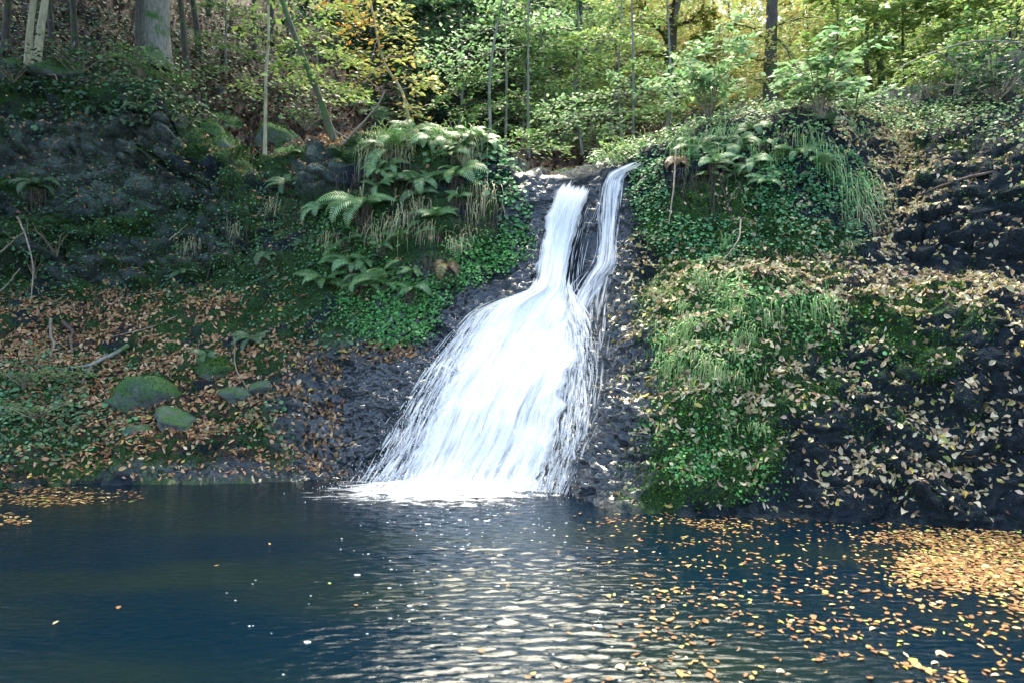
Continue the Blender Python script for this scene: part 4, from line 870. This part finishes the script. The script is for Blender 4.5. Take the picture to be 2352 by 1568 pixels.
FERNS = [ # px, py, length in picture px, fronds, kind, skirt, label
 (838,478,105,8,'g',1,'large bright fern spreading over the rock face below the knoll'),
 (905,352,105,7,'g',1,'pale fern arching down from the left half of the knoll top'),
 (1060,408,100,7,'g',1,'pale broad fern drooping at the right end of the knoll'),
 (972,425,70,5,'g',1,'small fern with two pale fronds under the knoll rim'),
 (1005,500,75,5,'g',0,'light fern above the hanging straw grass clump'),
 (1012,545,60,4,'g',1,'little fern low on the rock beside straw grass'),
 (668,425,75,6,'d',1,'fern tucked under the grey boulder with brown stalks below'),
 (745,480,75,5,'g',0,'fern with one long hanging frond left of the large fern'),
 (700,570,55,4,'d',0,'small fern with single pale frond on dark moss'),
 (752,655,85,7,'g',0,'bright low fern near the bottom of the mossy face'),
 (885,650,80,6,'g',0,'fern above the clover patch at the wet rock edge'),
 (785,610,55,5,'g',0,'little fern midway down the mossy face'),
 (1025,610,75,6,'b',1,'browning fern with withered fronds beside the clover'),
 (875,275,90,8,'g',0,'upright bright green fern on top of the knoll'),
 (955,310,85,7,'g',0,'pale fern spray lying over the knoll top grass'),
 (1000,340,80,6,'g',0,'fern hanging over the middle of the knoll rim'),
 (665,355,60,5,'g',0,'small fern growing beside the mossy boulders'),
 (475,820,50,4,'d',0,'small dark fern over the hollow in the left bank'),
 (582,780,60,5,'d',0,'fern with pale fronds in the left bank hollow'),
 (420,625,60,5,'d',0,'dark fern at the top of the leafy left bank'),
 (610,595,50,4,'d',1,'small fern with brown stalks on the dark left face'),
 (535,580,50,4,'d',0,'low fern sprig on the dark mossy face'),
 (90,425,70,6,'d',1,'dark spreading fern under the bare rock face'),
 (375,375,60,4,'d',1,'fern with one long hanging frond beside the bare rock'),
 (240,255,60,5,'d',0,'dark fern on the leafy ledge over the bare rock'),
 (330,255,55,5,'d',0,'second dark fern on the ledge over bare rock'),
 (1690,340,75,6,'g',1,'pale fern above the hanging roots right of the fall'),
 (1600,340,70,6,'g',1,'fern drooping over the root curtain beside side stream'),
 (1830,355,70,6,'g',0,'fern leaning out from the ivy clad bank'),
 (1880,385,65,5,'g',0,'light fern above the long hanging grass on the right'),
 (1760,420,55,5,'g',0,'small fern midway in the ivy on the right bank'),
 (1730,300,60,6,'g',0,'fern among the weeds on the right bank crest'),
 (1560,375,60,5,'b',0,'yellowing fern hanging beside the side stream'),
 (1900,290,65,6,'d',0,'dark fern in the shadow under the mint bush'),
 (1480,325,55,5,'g',0,'small fern on the grassy stream bank'),
 (1110,330,60,5,'g',0,'fern at the right hand top corner of the knoll'),
]
r = np.random.default_rng(799)
for (cx, cy_, sx, sy, n, lab) in ((960, 400, 110, 60, 16, 'small mid green fern among the creepers on the knoll face'), (860, 600, 100, 70, 12, 'small fern low on the mossy face under the knoll'), (1680, 370, 120, 50, 12, 'small fern half hidden in the creeper on the right bank'), (1000, 325, 110, 12, 8, 'pale fern spilling over the knoll rim')):
    for k in range(n): FERNS.append((cx + r.uniform(-1, 1) * sx, cy_ + r.uniform(-1, 1) * sy, r.uniform(38, 66), int(r.integers(4, 7)), 'g' if r.random() < 0.6 else 'm', int(r.random() < 0.35), lab))
for k, (px, py, Lp, nf, kind, sk, lab) in enumerate(FERNS):
    r = np.random.default_rng(800 + k); b, nn = hit(px, py); L_ = Lp / F * b.y * (0.95 if kind == 'g' else 0.85); nf = int(nf * 1.35)
    root = tag(empty('fern', b + nn * 0.02), lab, 'fern', 'small ferns' if k >= 36 else None); pool_ = {'g': FR_G, 'm': FR_G[1::2] + FR_D, 'd': FR_D, 'b': FR_B}[kind]
    up = (Vector((0, 0, 1)) * 0.75 + Vector((nn.x, nn.y, 0)) * 0.55 + Vector((0, -0.15, 0))).normalized(); q = up.to_track_quat('Z', 'Y').to_matrix()
    facing = math.atan2(nn.y, nn.x) if abs(nn.x) + abs(nn.y) > 0.2 else -1.57
    for j in range(nf):
        o = bpy.data.objects.new('frond', pool_[r.integers(0, len(pool_))]); COL.objects.link(o); o.parent = root
        az = facing + (j / max(nf - 1, 1) - 0.5) * 4.4 + r.normal(0, 0.18)
        h = Vector((math.cos(az), math.sin(az), 0)); s = L_ * r.uniform(0.75, 1.25)
        x_ = (h - up * h.dot(up) * 0.5).normalized(); z_ = (up - x_ * up.dot(x_)).normalized(); y_ = z_.cross(x_)
        m = Matrix((x_, y_, z_)).transposed().to_4x4(); o.matrix_local = m @ Matrix.Rotation(r.normal(0.12, 0.22), 4, 'Y') @ Matrix.Scale(s, 4)
    if sk:
        o = bpy.data.objects.new('dead_skirt', SK[r.integers(0, 3)]); COL.objects.link(o); o.parent = root; o.scale = (L_ * 0.85,) * 3; o.location = nn * 0.07

# ------------------------------------------------------------------ grass
def tuft_geo(b, nn, n, L_, pal, r, spread=0.1, droop=1.0, wd=0.004):
    K = 6; k = np.linspace(0, 1, K)[None]; az = r.uniform(0, 6.283, n); base = np.array(b) + np.stack([r.normal(0, spread, n), r.normal(0, spread * 0.35, n), r.normal(0, spread * 0.8, n)], -1)
    out = np.stack([np.cos(az) * 0.6, np.sin(az) * 0.35, 0 * az], -1) + np.array([nn[0], nn[1], 0]) * 0.8; l = L_ * r.uniform(0.25, 1.3, n)
    up = r.uniform(0.25, 0.8, n)
    x = (0.45 * k * (1 - 0.35 * k)) * r.uniform(0.4, 1.6, n)[:, None]; z = up[:, None] * k * 0.8 - droop * (k ** 1.8) * r.uniform(0.7, 1.2, n)[:, None]
    C = base[:, None] + out[:, None] * (x * l[:, None])[..., None] + np.array([0, 0, 1.0]) * (z * l[:, None])[..., None]
    w_ = wd * r.uniform(0.6, 1.4, n)[:, None, None] * (1 - k ** 2 * 0.9)[..., None]; sv = unit(np.stack([-np.sin(az) * 0.3 + 1, 0.3 * np.cos(az), 0 * az], -1))[:, None]
    V = np.stack([C - sv * w_, C + sv * w_], 2).reshape(-1, 3); q = np.stack([np.arange(K - 1) * 2, np.arange(K - 1) * 2 + 1, np.arange(K - 1) * 2 + 3, np.arange(K - 1) * 2 + 2], -1)
    Fq = ((np.arange(n) * 2 * K)[:, None, None] + q[None]).reshape(-1, 4)
    return V, [Fq], np.repeat(pick(pal, n, 0.2, r), 2 * K, 0)
STRAW = [(0.48,0.44,0.24,5),(0.36,0.36,0.16,3),(0.24,0.30,0.11,2)]; GREENG = [(0.22,0.40,0.11,5),(0.32,0.50,0.16,4),(0.15,0.30,0.08,3),(0.44,0.48,0.20,1.5)]
TUFTS = [ (925,505,70,100,'s',1.0,'straw coloured grass clump hanging below the large fern'),(1110,455,80,70,'s',1.1,'long straw grass hanging at the right end of knoll'),(1000,520,50,60,'s',1.0,'short straw grass hanging beside the little fern'),
 (860,345,60,100,'s',1.1,'dry grass fringe hanging from the left of knoll rim'),(1020,330,60,90,'g',0.5,'green grass tuft on the knoll top'),(960,325,50,80,'s',0.4,'pale grass tuft on the knoll top ferns'),(1070,325,50,80,'g',0.6,'green grass along the right of knoll top'),
 (1955,440,90,110,'g',1.2,'long green grass hanging over the right bank'),(1955,500,90,80,'s',1.2,'straw grass streaming down the right bank'),(1890,370,70,80,'g',1.1,'green grass drooping from the ivy bank'),(1850,320,60,80,'g',1.1,'dark green grass in the shadow under mint bush'),
 (1760,370,70,70,'g',1.1,'grass hanging in front of ivy on the right bank'),(1590,760,55,120,'g',0.9,'bright green grass on the mossy right hand rock'),(1640,840,55,110,'g',1.0,'second grass clump lower on the mossy right rock'),(1870,690,60,80,'g',1.2,'grass tuft draped below the leafy ledge'),(1560,830,50,100,'g',0.9,'grass fringe at the edge of mossy rock and wet stone'),
 (1400,370,50,120,'g',0.5,'bright grass on the far bank of the side stream'),(1450,345,50,100,'g',0.5,'pale grass above the side stream'),(1500,330,50,90,'s',0.6,'dry grass on the bank beside side stream'),(1620,640,40,70,'g',0.9,'short grass at the top of mossy right rock'),
 (1945,560,40,60,'s',0.8,'straw grass ending on the leafy ledge'),(2060,300,50,60,'g',0.8,'grass tuft at the head of the leafy gully'),(1960,300,50,60,'g',1.0,'grass hanging left of the leafy gully'),(440,560,40,60,'s',1.0,'thin straw grass on the dark left face'),(640,480,40,50,'s',1.0,'thin grass hanging below the mossy boulders'),
 (760,540,45,50,'s',1.0,'thin straw grass hanging left of the large fern'),(545,520,40,50,'s',1.1,'sparse dry grass strands on the dark left rock'),(1680,560,45,60,'g',1.0,'grass tuft low on the ivy bank'),(1740,980,30,40,'g',1.0,'thin grass strands on the lower right rock')]
r = np.random.default_rng(899)
for (cx, cy_, sx, sy, m, knd, dr, lab) in ((980, 345, 170, 25, 8, 's', 1.1, 'dry grass hanging from the knoll rim between ferns'), (980, 322, 150, 10, 12, 'g', 0.5, 'short bright grass tuft along the knoll top'), (1700, 340, 170, 40, 14, 'g', 1.0, 'green grass trailing down the right bank between creepers'), (950, 520, 130, 80, 6, 's', 1.0, 'thin straw grass hanging on the knoll face'), (1640, 760, 130, 110, 12, 'g', 0.9, 'fine green grass tuft on the mossy right hand rock')):
    for k in range(m): TUFTS.append((cx + r.uniform(-1, 1) * sx, cy_ + r.uniform(-1, 1) * sy, r.uniform(28, 60), int(r.integers(30, 70)), knd, dr * r.uniform(0.8, 1.1), lab))
for k, (px, py, Lp, n, kind, dr, lab) in enumerate(TUFTS):
    r = np.random.default_rng(900 + k); b, nn = hit(px, py); L_ = Lp / F * b.y; b = b + nn * 0.07
    V, Fs, C = tuft_geo(b, nn, n, L_ * 1.1, STRAW if kind == 's' else GREENG, r, L_ * 0.33, dr)
    o = obj('grass_tuft', mesh_np('grass_tuft', V - np.array(b), Fs, M_GRASS, C), None, b); tag(o, lab, 'grass', 'grass tufts' if k >= 29 else None)
# thin turf and moss fuzz, uncountable
r = np.random.default_rng(77)
gw = blobs(PX, PY, [(1600,740,140,150,1.5),(1640,860,130,110,1.3),(1780,740,170,110,1.0),(1700,980,80,90,.5),(1000,335,190,35,1.6),(1440,350,90,40,1.2),(1650,310,250,40,.9),(2100,280,180,40,.7),(1560,650,80,50,.7),(1900,480,120,120,.5),(1750,380,180,80,.6),(560,310,120,50,.3),(1500,1090,110,70,.2)]) * (VR < 6.8)
pos, N, v, u = scatter(gw * np.exp(1.5 * cl2) * inview, 6400, r=r); G = []
for k in range(0, len(pos), 4): G.append(tuft_geo(pos[k], N[k], 7, 0.16, GREENG, r, 0.02, 0.8, 0.003))
V, Fs, C = merge(G); tag(obj('turf', mesh_np('turf', V, Fs, M_GRASS, C)), 'fine green grass growing through the moss on both banks', 'grass', kind='stuff')
SPIK = np.array([(-0.35,0,0),(0.35,0,0),(0,0,1.0),(0,-0.35,0),(0,0.35,0),(0.1,0.1,0.9)], float); SPF = np.array([(0,1,2),(3,4,5)])
mw = np.clip(moss, 0, 1) ** 1.3 * (VR < 6.6) * (VR > 1.05) * inview / np.maximum(TP[..., 1], 4) 
n = 85000; pos, N, v, u = scatter(mw * np.where(PX > 1380, 1.5, 1.0), n, r=r); N = unit(N + r.normal(0, 0.45, (n, 3))); X, Y_, Z = frames(N, r.uniform(0, 6.283, n))
MP = [(0.06,0.17,0.02,5),(0.10,0.25,0.03,4),(0.03,0.09,0.016,4),(0.17,0.30,0.035,1.5)]
c = pick(MP, n, 0.25, r) * np.where(PX[v, u] > 1380, 1.55, 1.0)[:, None] * (0.75 + 0.7 * sstep(-0.3, 0.4, fb3[v, u]))[:, None]
V, Fs, C = bake(SPIK, [SPF], pos, X, Y_, Z, np.stack([r.uniform(0.010, 0.022, n), r.uniform(0.010, 0.022, n), r.uniform(0.012, 0.034, n)], 1), c)
mw2 = (1 - 0.9 * wet) * (1 - 0.8 * greyv) * (VR < 6.6) * (VR > 1.03) * inview * np.clip(0.5 + fb3 + 0.5 * fb, 0.05, 2) / np.maximum(TP[..., 1], 4) * np.where(PX > 1380, 2.4, 0.8)
n = 100000; pos, N, v, u = scatter(mw2, n, r=r); N = unit(N + r.normal(0, 0.5, (n, 3))); X, Y_, Z = frames(N, r.uniform(0, 6.283, n))
c2 = pick([(0.010,0.020,0.034,5),(0.030,0.052,0.075,4),(0.02,0.06,0.03,2.5),(0.07,0.10,0.14,2)], n, 0.25, r)
V2, Fs2, C2 = bake(SPIK, [SPF], pos, X, Y_, Z, np.stack([r.uniform(0.008, 0.018, n), r.uniform(0.008, 0.018, n), r.uniform(0.008, 0.026, n)], 1), c2)
V, Fs, C = merge([(V, Fs, C), (V2, Fs2, C2)])
tag(obj('moss', mesh_np('moss', V, Fs, M_MOSS, C)), 'green moss covering the rocks and bank', 'moss', kind='stuff')

# ------------------------------------------------------------------ ivy, clover and weeds creeping over the rock
ROUND = np.array([(0,0,0),(0.35,0.42,0.05),(0.85,0.30,0.02),(1.0,0,-0.05),(0.85,-0.30,0.02),(0.35,-0.42,0.05)], float); ROUNDF = np.array([(0,3,2,1),(0,5,4,3)])
def cover(name, label, L_, n, size, pal, lift, seed, clump=1.2, vmax=6.7):
    r = np.random.default_rng(seed); wgt = blobs(PX, PY, L_) * (VR < vmax) * (VR > 1.02) * np.exp(clump * cl2) * inview
    wgt = wgt * np.clip(blobs(PX, PY, L_), 0, 1) ** 0.6
    pos, N, v, u = scatter(wgt, n, r=r); N2 = unit(N * 0.6 + np.array([0, -0.25, 0.75]) + r.normal(0, 0.38, (n, 3))); X, Y_, Z = frames(N2, r.uniform(0, 6.283, n))
    c = pick(pal, n, 0.22, r)
    V, Fs, C = bake(ROUND, [ROUNDF], pos + N * (r.random((n, 1)) * lift), X, Y_, Z, size * np.exp(r.normal(0, 0.25, n)), c)
    return tag(obj(name, mesh_np(name, V, Fs, M_COVER, C)), label, 'ground cover', kind='stuff')
IVY = [(0.055,0.24,0.085,5),(0.09,0.32,0.12,4),(0.03,0.13,0.055,3),(0.20,0.40,0.17,1.5)]; CLO = [(0.08,0.31,0.075,5),(0.13,0.40,0.11,4),(0.05,0.20,0.05,3),(0.26,0.46,0.15,1)]
cover('ivy', 'small leaved creeper draping the bank right of the fall', [(1490,450,50,110,1),(1560,545,90,50,1),(1640,545,110,45,1),(1790,430,90,90,1),(1900,430,100,90,1),(1960,480,60,90,.8),(1640,560,120,50,1),(1850,520,120,70,.6),(1720,350,110,30,.5),(1600,350,80,25,.6)], 8000, 0.031, IVY, 0.08, 61, 2.4)
cover('ivy', 'dark creeper leaves on the right end of fern knoll', [(1080,355,100,45,1),(1130,400,60,50,1),(1175,480,45,60,.9)], 1000, 0.058, IVY, 0.07, 62, 2.0)
cover('clover', 'bright clover patch between fern knoll and wet rock', [(1110,590,90,50,1),(1060,640,60,30,.7),(950,680,90,60,1),(900,750,110,50,.9),(1180,560,50,50,.8),(830,710,90,50,.6),(800,560,120,90,.35)], 6800, 0.031, CLO, 0.06, 63, 1.6)
cover('clover', 'clover and weeds on the mossy right hand rock', [(1700,690,90,60,1),(1590,1065,70,55,1),(1840,720,90,70,.7),(1620,820,150,110,.5),(1660,1000,110,90,.4),(1740,1110,90,70,.3),(1520,1000,60,80,.35),(1950,780,150,120,.18)], 4200, 0.026, CLO, 0.04, 64, 2.2)
cover('weeds', 'sparse small plants clinging to the dark left rock face', [(300,500,380,150,.7),(620,560,200,160,1),(90,620,130,130,1),(450,650,250,60,.6)], 6500, 0.030, [(0.06,0.19,0.08,5),(0.10,0.27,0.12,4),(0.04,0.10,0.05,3)], 0.10, 69, 3.0)
cover('weeds', 'low green weeds on the leafy left bank', [(100,930,150,140,1),(60,1030,120,50,.7),(220,970,120,60,.6),(600,960,60,40,.7),(330,680,200,30,.3),(700,770,150,60,.5),(300,850,100,60,.4),(570,1000,120,40,.4)], 2300, 0.040, [(0.08,0.20,0.09,5),(0.12,0.28,0.12,4),(0.05,0.12,0.06,3)], 0.07, 65)
cover('weeds', 'small green plants growing among leaves on the left slope', [(330,190,160,50,1),(180,130,200,50,.8),(480,170,220,90,.8),(640,240,200,70,.7),(140,70,220,80,.8),(420,80,200,80,.5)], 7000, 0.06, [(0.04,0.12,0.05,5),(0.08,0.19,0.07,4),(0.14,0.26,0.10,2)], 0.5, 68, 2.5, 9.5)
cover('weeds', 'weeds and seedlings along the right bank crest', [(1600,310,150,40,1),(1760,290,150,40,1),(1470,330,70,30,1),(2150,270,200,60,.9),(2280,300,120,50,.8),(2000,265,100,25,.8),(1400,370,60,25,1)], 5200, 0.036, [(0.18,0.34,0.12,5),(0.26,0.42,0.16,4),(0.09,0.20,0.07,3)], 0.20, 66, 2.0)
cover('weeds', 'dark leafy plants trailing over the left rock edge', [(220,260,170,30,1),(120,200,160,30,.8),(60,300,90,50,.4),(350,200,120,40,.8),(430,250,60,60,.6)], 2400, 0.055, [(0.04,0.11,0.06,5),(0.07,0.17,0.09,4),(0.12,0.22,0.10,1.5)], 0.10, 67)

# ------------------------------------------------------------------ boulders and stones on the left bank
def stone_mat(name, c1, c2, mossy):
    m, nt, b, out = newmat(name); L = nt.links.new; tc = nd(nt, 'ShaderNodeTexCoord').outputs['Object']
    n = noise(nt, 22, 5, 0.7, tc); big = noise(nt, 5, 4, 0.6, tc); c = mixc(nt, ramp(nt, n, [(0.3, 0), (0.7, 1)]), c1, c2)
    ge = nd(nt, 'ShaderNodeNewGeometry'); sp = nd(nt, 'ShaderNodeSeparateXYZ'); L(ge.outputs['Normal'], sp.inputs[0])
    ms = mixc(nt, ramp(nt, n, [(0.3, 0), (0.7, 1)]), (0.008, 0.035, 0.012), (0.055, 0.14, 0.022))
    f = ramp(nt, math_(nt, 'ADD', math_(nt, 'MULTIPLY', sp.outputs[2], 0.22), math_(nt, 'MULTIPLY', math_(nt, 'ADD', math_(nt, 'MULTIPLY', big, 0.7), math_(nt, 'MULTIPLY', n, 0.3)), 1.1)), [(0.70 - 0.32 * mossy, 0), (0.92 - 0.3 * mossy, 1)])
    L(mixc(nt, f, c, ms), b.inputs['Base Color']); b.inputs['Roughness'].default_value = 0.8; bump(nt, n, 0.03, 0.8, b); return m
M_STONE = stone_mat('bare_stone', (0.045, 0.06, 0.06), (0.17, 0.19, 0.17), 0.5); M_STONEM = stone_mat('mossy_stone', (0.05, 0.055, 0.06), (0.14, 0.15, 0.14), 0.9)
def boulder(px, py, wpx, hpx, mossy, lab, seed):
    b, nn = hit(px, py); w_ = wpx / F * b.y / 2; h_ = hpx / F * b.y / 2
    n1, n2 = 40, 26; th = np.linspace(0, 2 * math.pi, n1, endpoint=False); ph = np.linspace(0.02, math.pi - 0.02, n2); T, Ph = np.meshgrid(th, ph)
    S = np.stack([np.cos(T) * np.sin(Ph), np.sin(T) * np.sin(Ph), np.cos(Ph)], -1)
    rs = np.random.default_rng(seed + 4000); rad = np.full(T.shape, 1.35)
    for _k in range(11):
        pn = unit(rs.normal(size=3) * np.array([1, 1, 0.9])); dt = (S * pn).sum(-1); rad = np.where(dt > 0.05, np.minimum(rad, rs.uniform(0.72, 1.02) / np.maximum(dt, 0.05)), rad)
    S2 = S * (rad + 0.20 * fbm(S * 1.9 + seed, 3) + 0.12 * fbm(S * 5 + seed, 3))[..., None]
    V = S2 * np.array([w_, w_ * 0.8, h_]); i = np.arange(n1 * n2).reshape(n2, n1); j = np.roll(i, -1, 1)
    me = mesh_np('boulder', V.reshape(-1, 3), [np.stack([i[:-1], i[1:], j[1:], j[:-1]], -1).reshape(-1, 4)], M_STONEM if mossy else M_STONE, smooth=bool(mossy))
    o = obj('boulder', me, None, b - nn * h_ * 0.78); o.rotation_euler = (rs.normal(0, 0.2), rs.normal(0, 0.25), rs.uniform(0, 6.28)); tag(o, lab, 'boulder')
    if mossy:
        Nb = unit(S2); pts = (S2 * np.array([w_, w_ * 0.8, h_])).reshape(-1, 3); up_ = unit(Nb / np.array([w_, w_ * 0.8, h_])).reshape(-1, 3); ok_ = np.where(up_[:, 2] > 0.15)[0]
        ii = rs.choice(ok_, 1100); q_ = pts[ii] + rs.normal(0, 0.012, (1100, 3)); N_ = unit(up_[ii] + rs.normal(0, 0.4, (1100, 3))); X, Y_, Z = frames(N_, rs.uniform(0, 6.28, 1100))
        V, Fs, C = bake(SPIK, [SPF], q_, X, Y_, Z, np.stack([rs.uniform(0.012, 0.024, 1100)] * 2 + [rs.uniform(0.012, 0.035, 1100)], 1), pick(MP, 1100, 0.25, rs)); obj('moss_cover', mesh_np('moss_cover', V, Fs, M_MOSS, C), o)
    return o
BO = [(340,890,200,110,1,'large mossy boulder half buried in the leafy left bank'),(590,885,60,40,0,'small pale angular stone on the leafy bank'),(550,905,90,34,0,'flat grey stone sunk among leaves beside pale stone'),
 (390,975,110,50,0,'dark squared stone low on the leafy bank'),(330,985,90,24,0,'thin pale slab above the bright moss'),
 (540,290,110,75,1,'bright mossy boulder under the pale sapling stem'),(600,330,90,80,1,'mossy boulder with green cushions on the ridge'),(660,310,80,46,0,'dark stone in the hollow behind mossy boulders'),(480,290,90,60,1,'mossy hump beside the ridge path of leaves'),(530,335,70,60,1,'small rounded moss cushion boulder'),
 (135,165,110,50,1,'mossy boulder behind the pale leaning trunk'),(20,160,90,60,1,'mossy boulder at the foot of the pale trunks'),(500,845,110,50,1,'dark mossy rock over the hollow in left bank')]
for k, a in enumerate(BO): boulder(*a, seed=k + 1)

# ------------------------------------------------------------------ dead branches, sticks and roots
def stick(name, lab, pts, rad, cat='branch', Y=None, mat=None, forks=(), lift=0.02, seed=0):
    r = np.random.default_rng(1000 + seed)
    def loc(a):
        if len(a) == 3: return np.array(P(*a))
        h, n = hit(*a); return np.array(h + n * lift)
    c = curve([loc(a) for a in pts], 14); c = c + np.cumsum(r.normal(0, 0.006, c.shape), 0) * 0.5; b = c[0].copy()
    parts = [tube(c - b, np.linspace(rad, rad * 0.45, 14), 7, 0.06, seed)]
    for f in forks: parts.append(tube(curve([loc(a) for a in f], 9) - b, np.linspace(rad * 0.7, rad * 0.25, 9), 6, 0.06))
    V, Fs, C = merge(parts); o = obj(name, mesh_np(name, V, Fs, mat or M_TWIG, None, smooth=True), None, b); return tag(o, lab, cat)
stick('fallen_branch', 'grey forked dead branch lying on the left bank', [(290,800),(235,832),(200,848),(165,850)], 0.030, forks=[[(220,840),(200,862),(182,888)]], lift=0.05, mat=M_BARK_GREY)
stick('leaning_stick', 'pale bare stick leaning against the fern knoll', [(786,332,9.35),(830,285,9.25),(868,240,9.2),(882,212,9.2)], 0.020, forks=[[(800,320,9.3),(770,300,9.2),(760,280,9.2)]], seed=1)
stick('bent_stick', 'pale bent stick arching over the left cliff edge', [(98,176,11.1),(130,176,11.0),(136,188,11.0)], 0.016, seed=2)
stick('bent_stick', 'curved pale twig beside the foot of leaning trunk', [(5,190,11.1),(20,165,11.0),(48,160,11.0)], 0.014, seed=3)
stick('hanging_root', 'long pale root hanging beside the ivy right of fall', [(1553,345,8.1),(1550,400,7.95),(1545,460,7.8),(1538,520,7.72)], 0.014, 'root', seed=4)
stick('curved_twig', 'curved pale twig resting on the leafy ledge', [(1702,505,7.5),(1700,540,7.3),(1680,575,7.2),(1665,592,7.15)], 0.011, seed=5)
stick('dead_twig', 'thin dead twig standing against the dark left rock', [(40,500,9.6),(60,550,9.4),(75,620,9.2),(70,690,9.0)], 0.014, seed=6)
stick('dead_twig', 'slanting pale twig crossing the left rock', [(2,580,9.4),(30,555,9.4),(55,535,9.4)], 0.012, seed=7)
stick('dead_twig', 'second slanting twig low on the left rock', [(2,670,9.2),(30,645,9.2),(52,618,9.3)], 0.012, seed=8)
stick('root', 'arched root reaching down to the left bank leaves', [(145,740),(160,760),(168,790),(170,815)], 0.028, 'root', lift=0.06, seed=9, mat=M_ROOT)
stick('root', 'pale root standing clear beside the arched root', [(110,735),(118,770),(122,800),(124,828)], 0.022, 'root', lift=0.07, seed=10)
stick('dead_twig', 'long thin twig lying across the left bank moss', [(480,690),(400,740),(330,765),(260,775)], 0.010, lift=0.05, seed=11)
stick('dead_twig', 'straight pale twig under the dark left face', [(390,553,9.3),(420,530,9.3),(435,518,9.3)], 0.008, seed=12)
stick('dead_twig', 'crooked twig hanging into the bank hollow', [(540,780),(542,830),(555,870),(580,895)], 0.010, lift=0.06, seed=13)
stick('bare_branch', 'long bare branch reaching across from the right thicket', [(2360,100,9.2),(2250,95,9.0),(2150,120,8.8),(2060,165,8.6)], 0.016, forks=[[(2150,120,8.8),(2200,150,8.7),(2190,220,8.7)],[(2250,95,9.0),(2270,150,8.9),(2275,210,8.9)]], seed=14)
stick('root', 'dark root running along the right cliff ledge', [(2352,385),(2260,400),(2180,425),(2110,455)], 0.022, 'root', lift=0.01, seed=15, mat=M_ROOT)
stick('dead_twig', 'upright dead stems on the knoll top', [(1045,330,9.1),(1040,300,9.1),(1028,275,9.1)], 0.007, forks=[[(1040,310,9.1),(1062,290,9.1),(1072,305,9.1)]], seed=16)
# curtain of fine roots under the overhanging turf
r = np.random.default_rng(88); parts = []
for cx, cy_, sx, sy, n in ((1560,400,50,30,60),(1640,390,40,30,50),(880,390,60,20,60),(930,420,30,20,40),(1070,440,40,25,50),(1100,500,40,20,40),(1960,520,30,20,30),(840,510,25,20,40),(680,470,20,15,25),(560,520,60,40,30),(1000,600,20,15,25),(2150,300,60,15,40),(480,560,90,40,30)):
    for k in range(n):
        b, nn = hit(cx + r.normal(0, sx), cy_ + r.normal(0, sy)); a = np.array(b + nn * 0.06); l = r.uniform(0.12, 0.5); e = a + np.array([r.normal(0, 0.04), r.normal(-0.03, 0.04), -l])
        parts.append(tube(wander(a, e, 5, 0.015, r), np.linspace(0.004, 0.0015, 5), 3))
V, Fs, C = merge(parts); tag(obj('hanging_roots', mesh_np('hanging_roots', V, Fs, M_ROOT)), 'fine brown roots hanging beneath the overhanging turf', 'roots', kind='stuff')
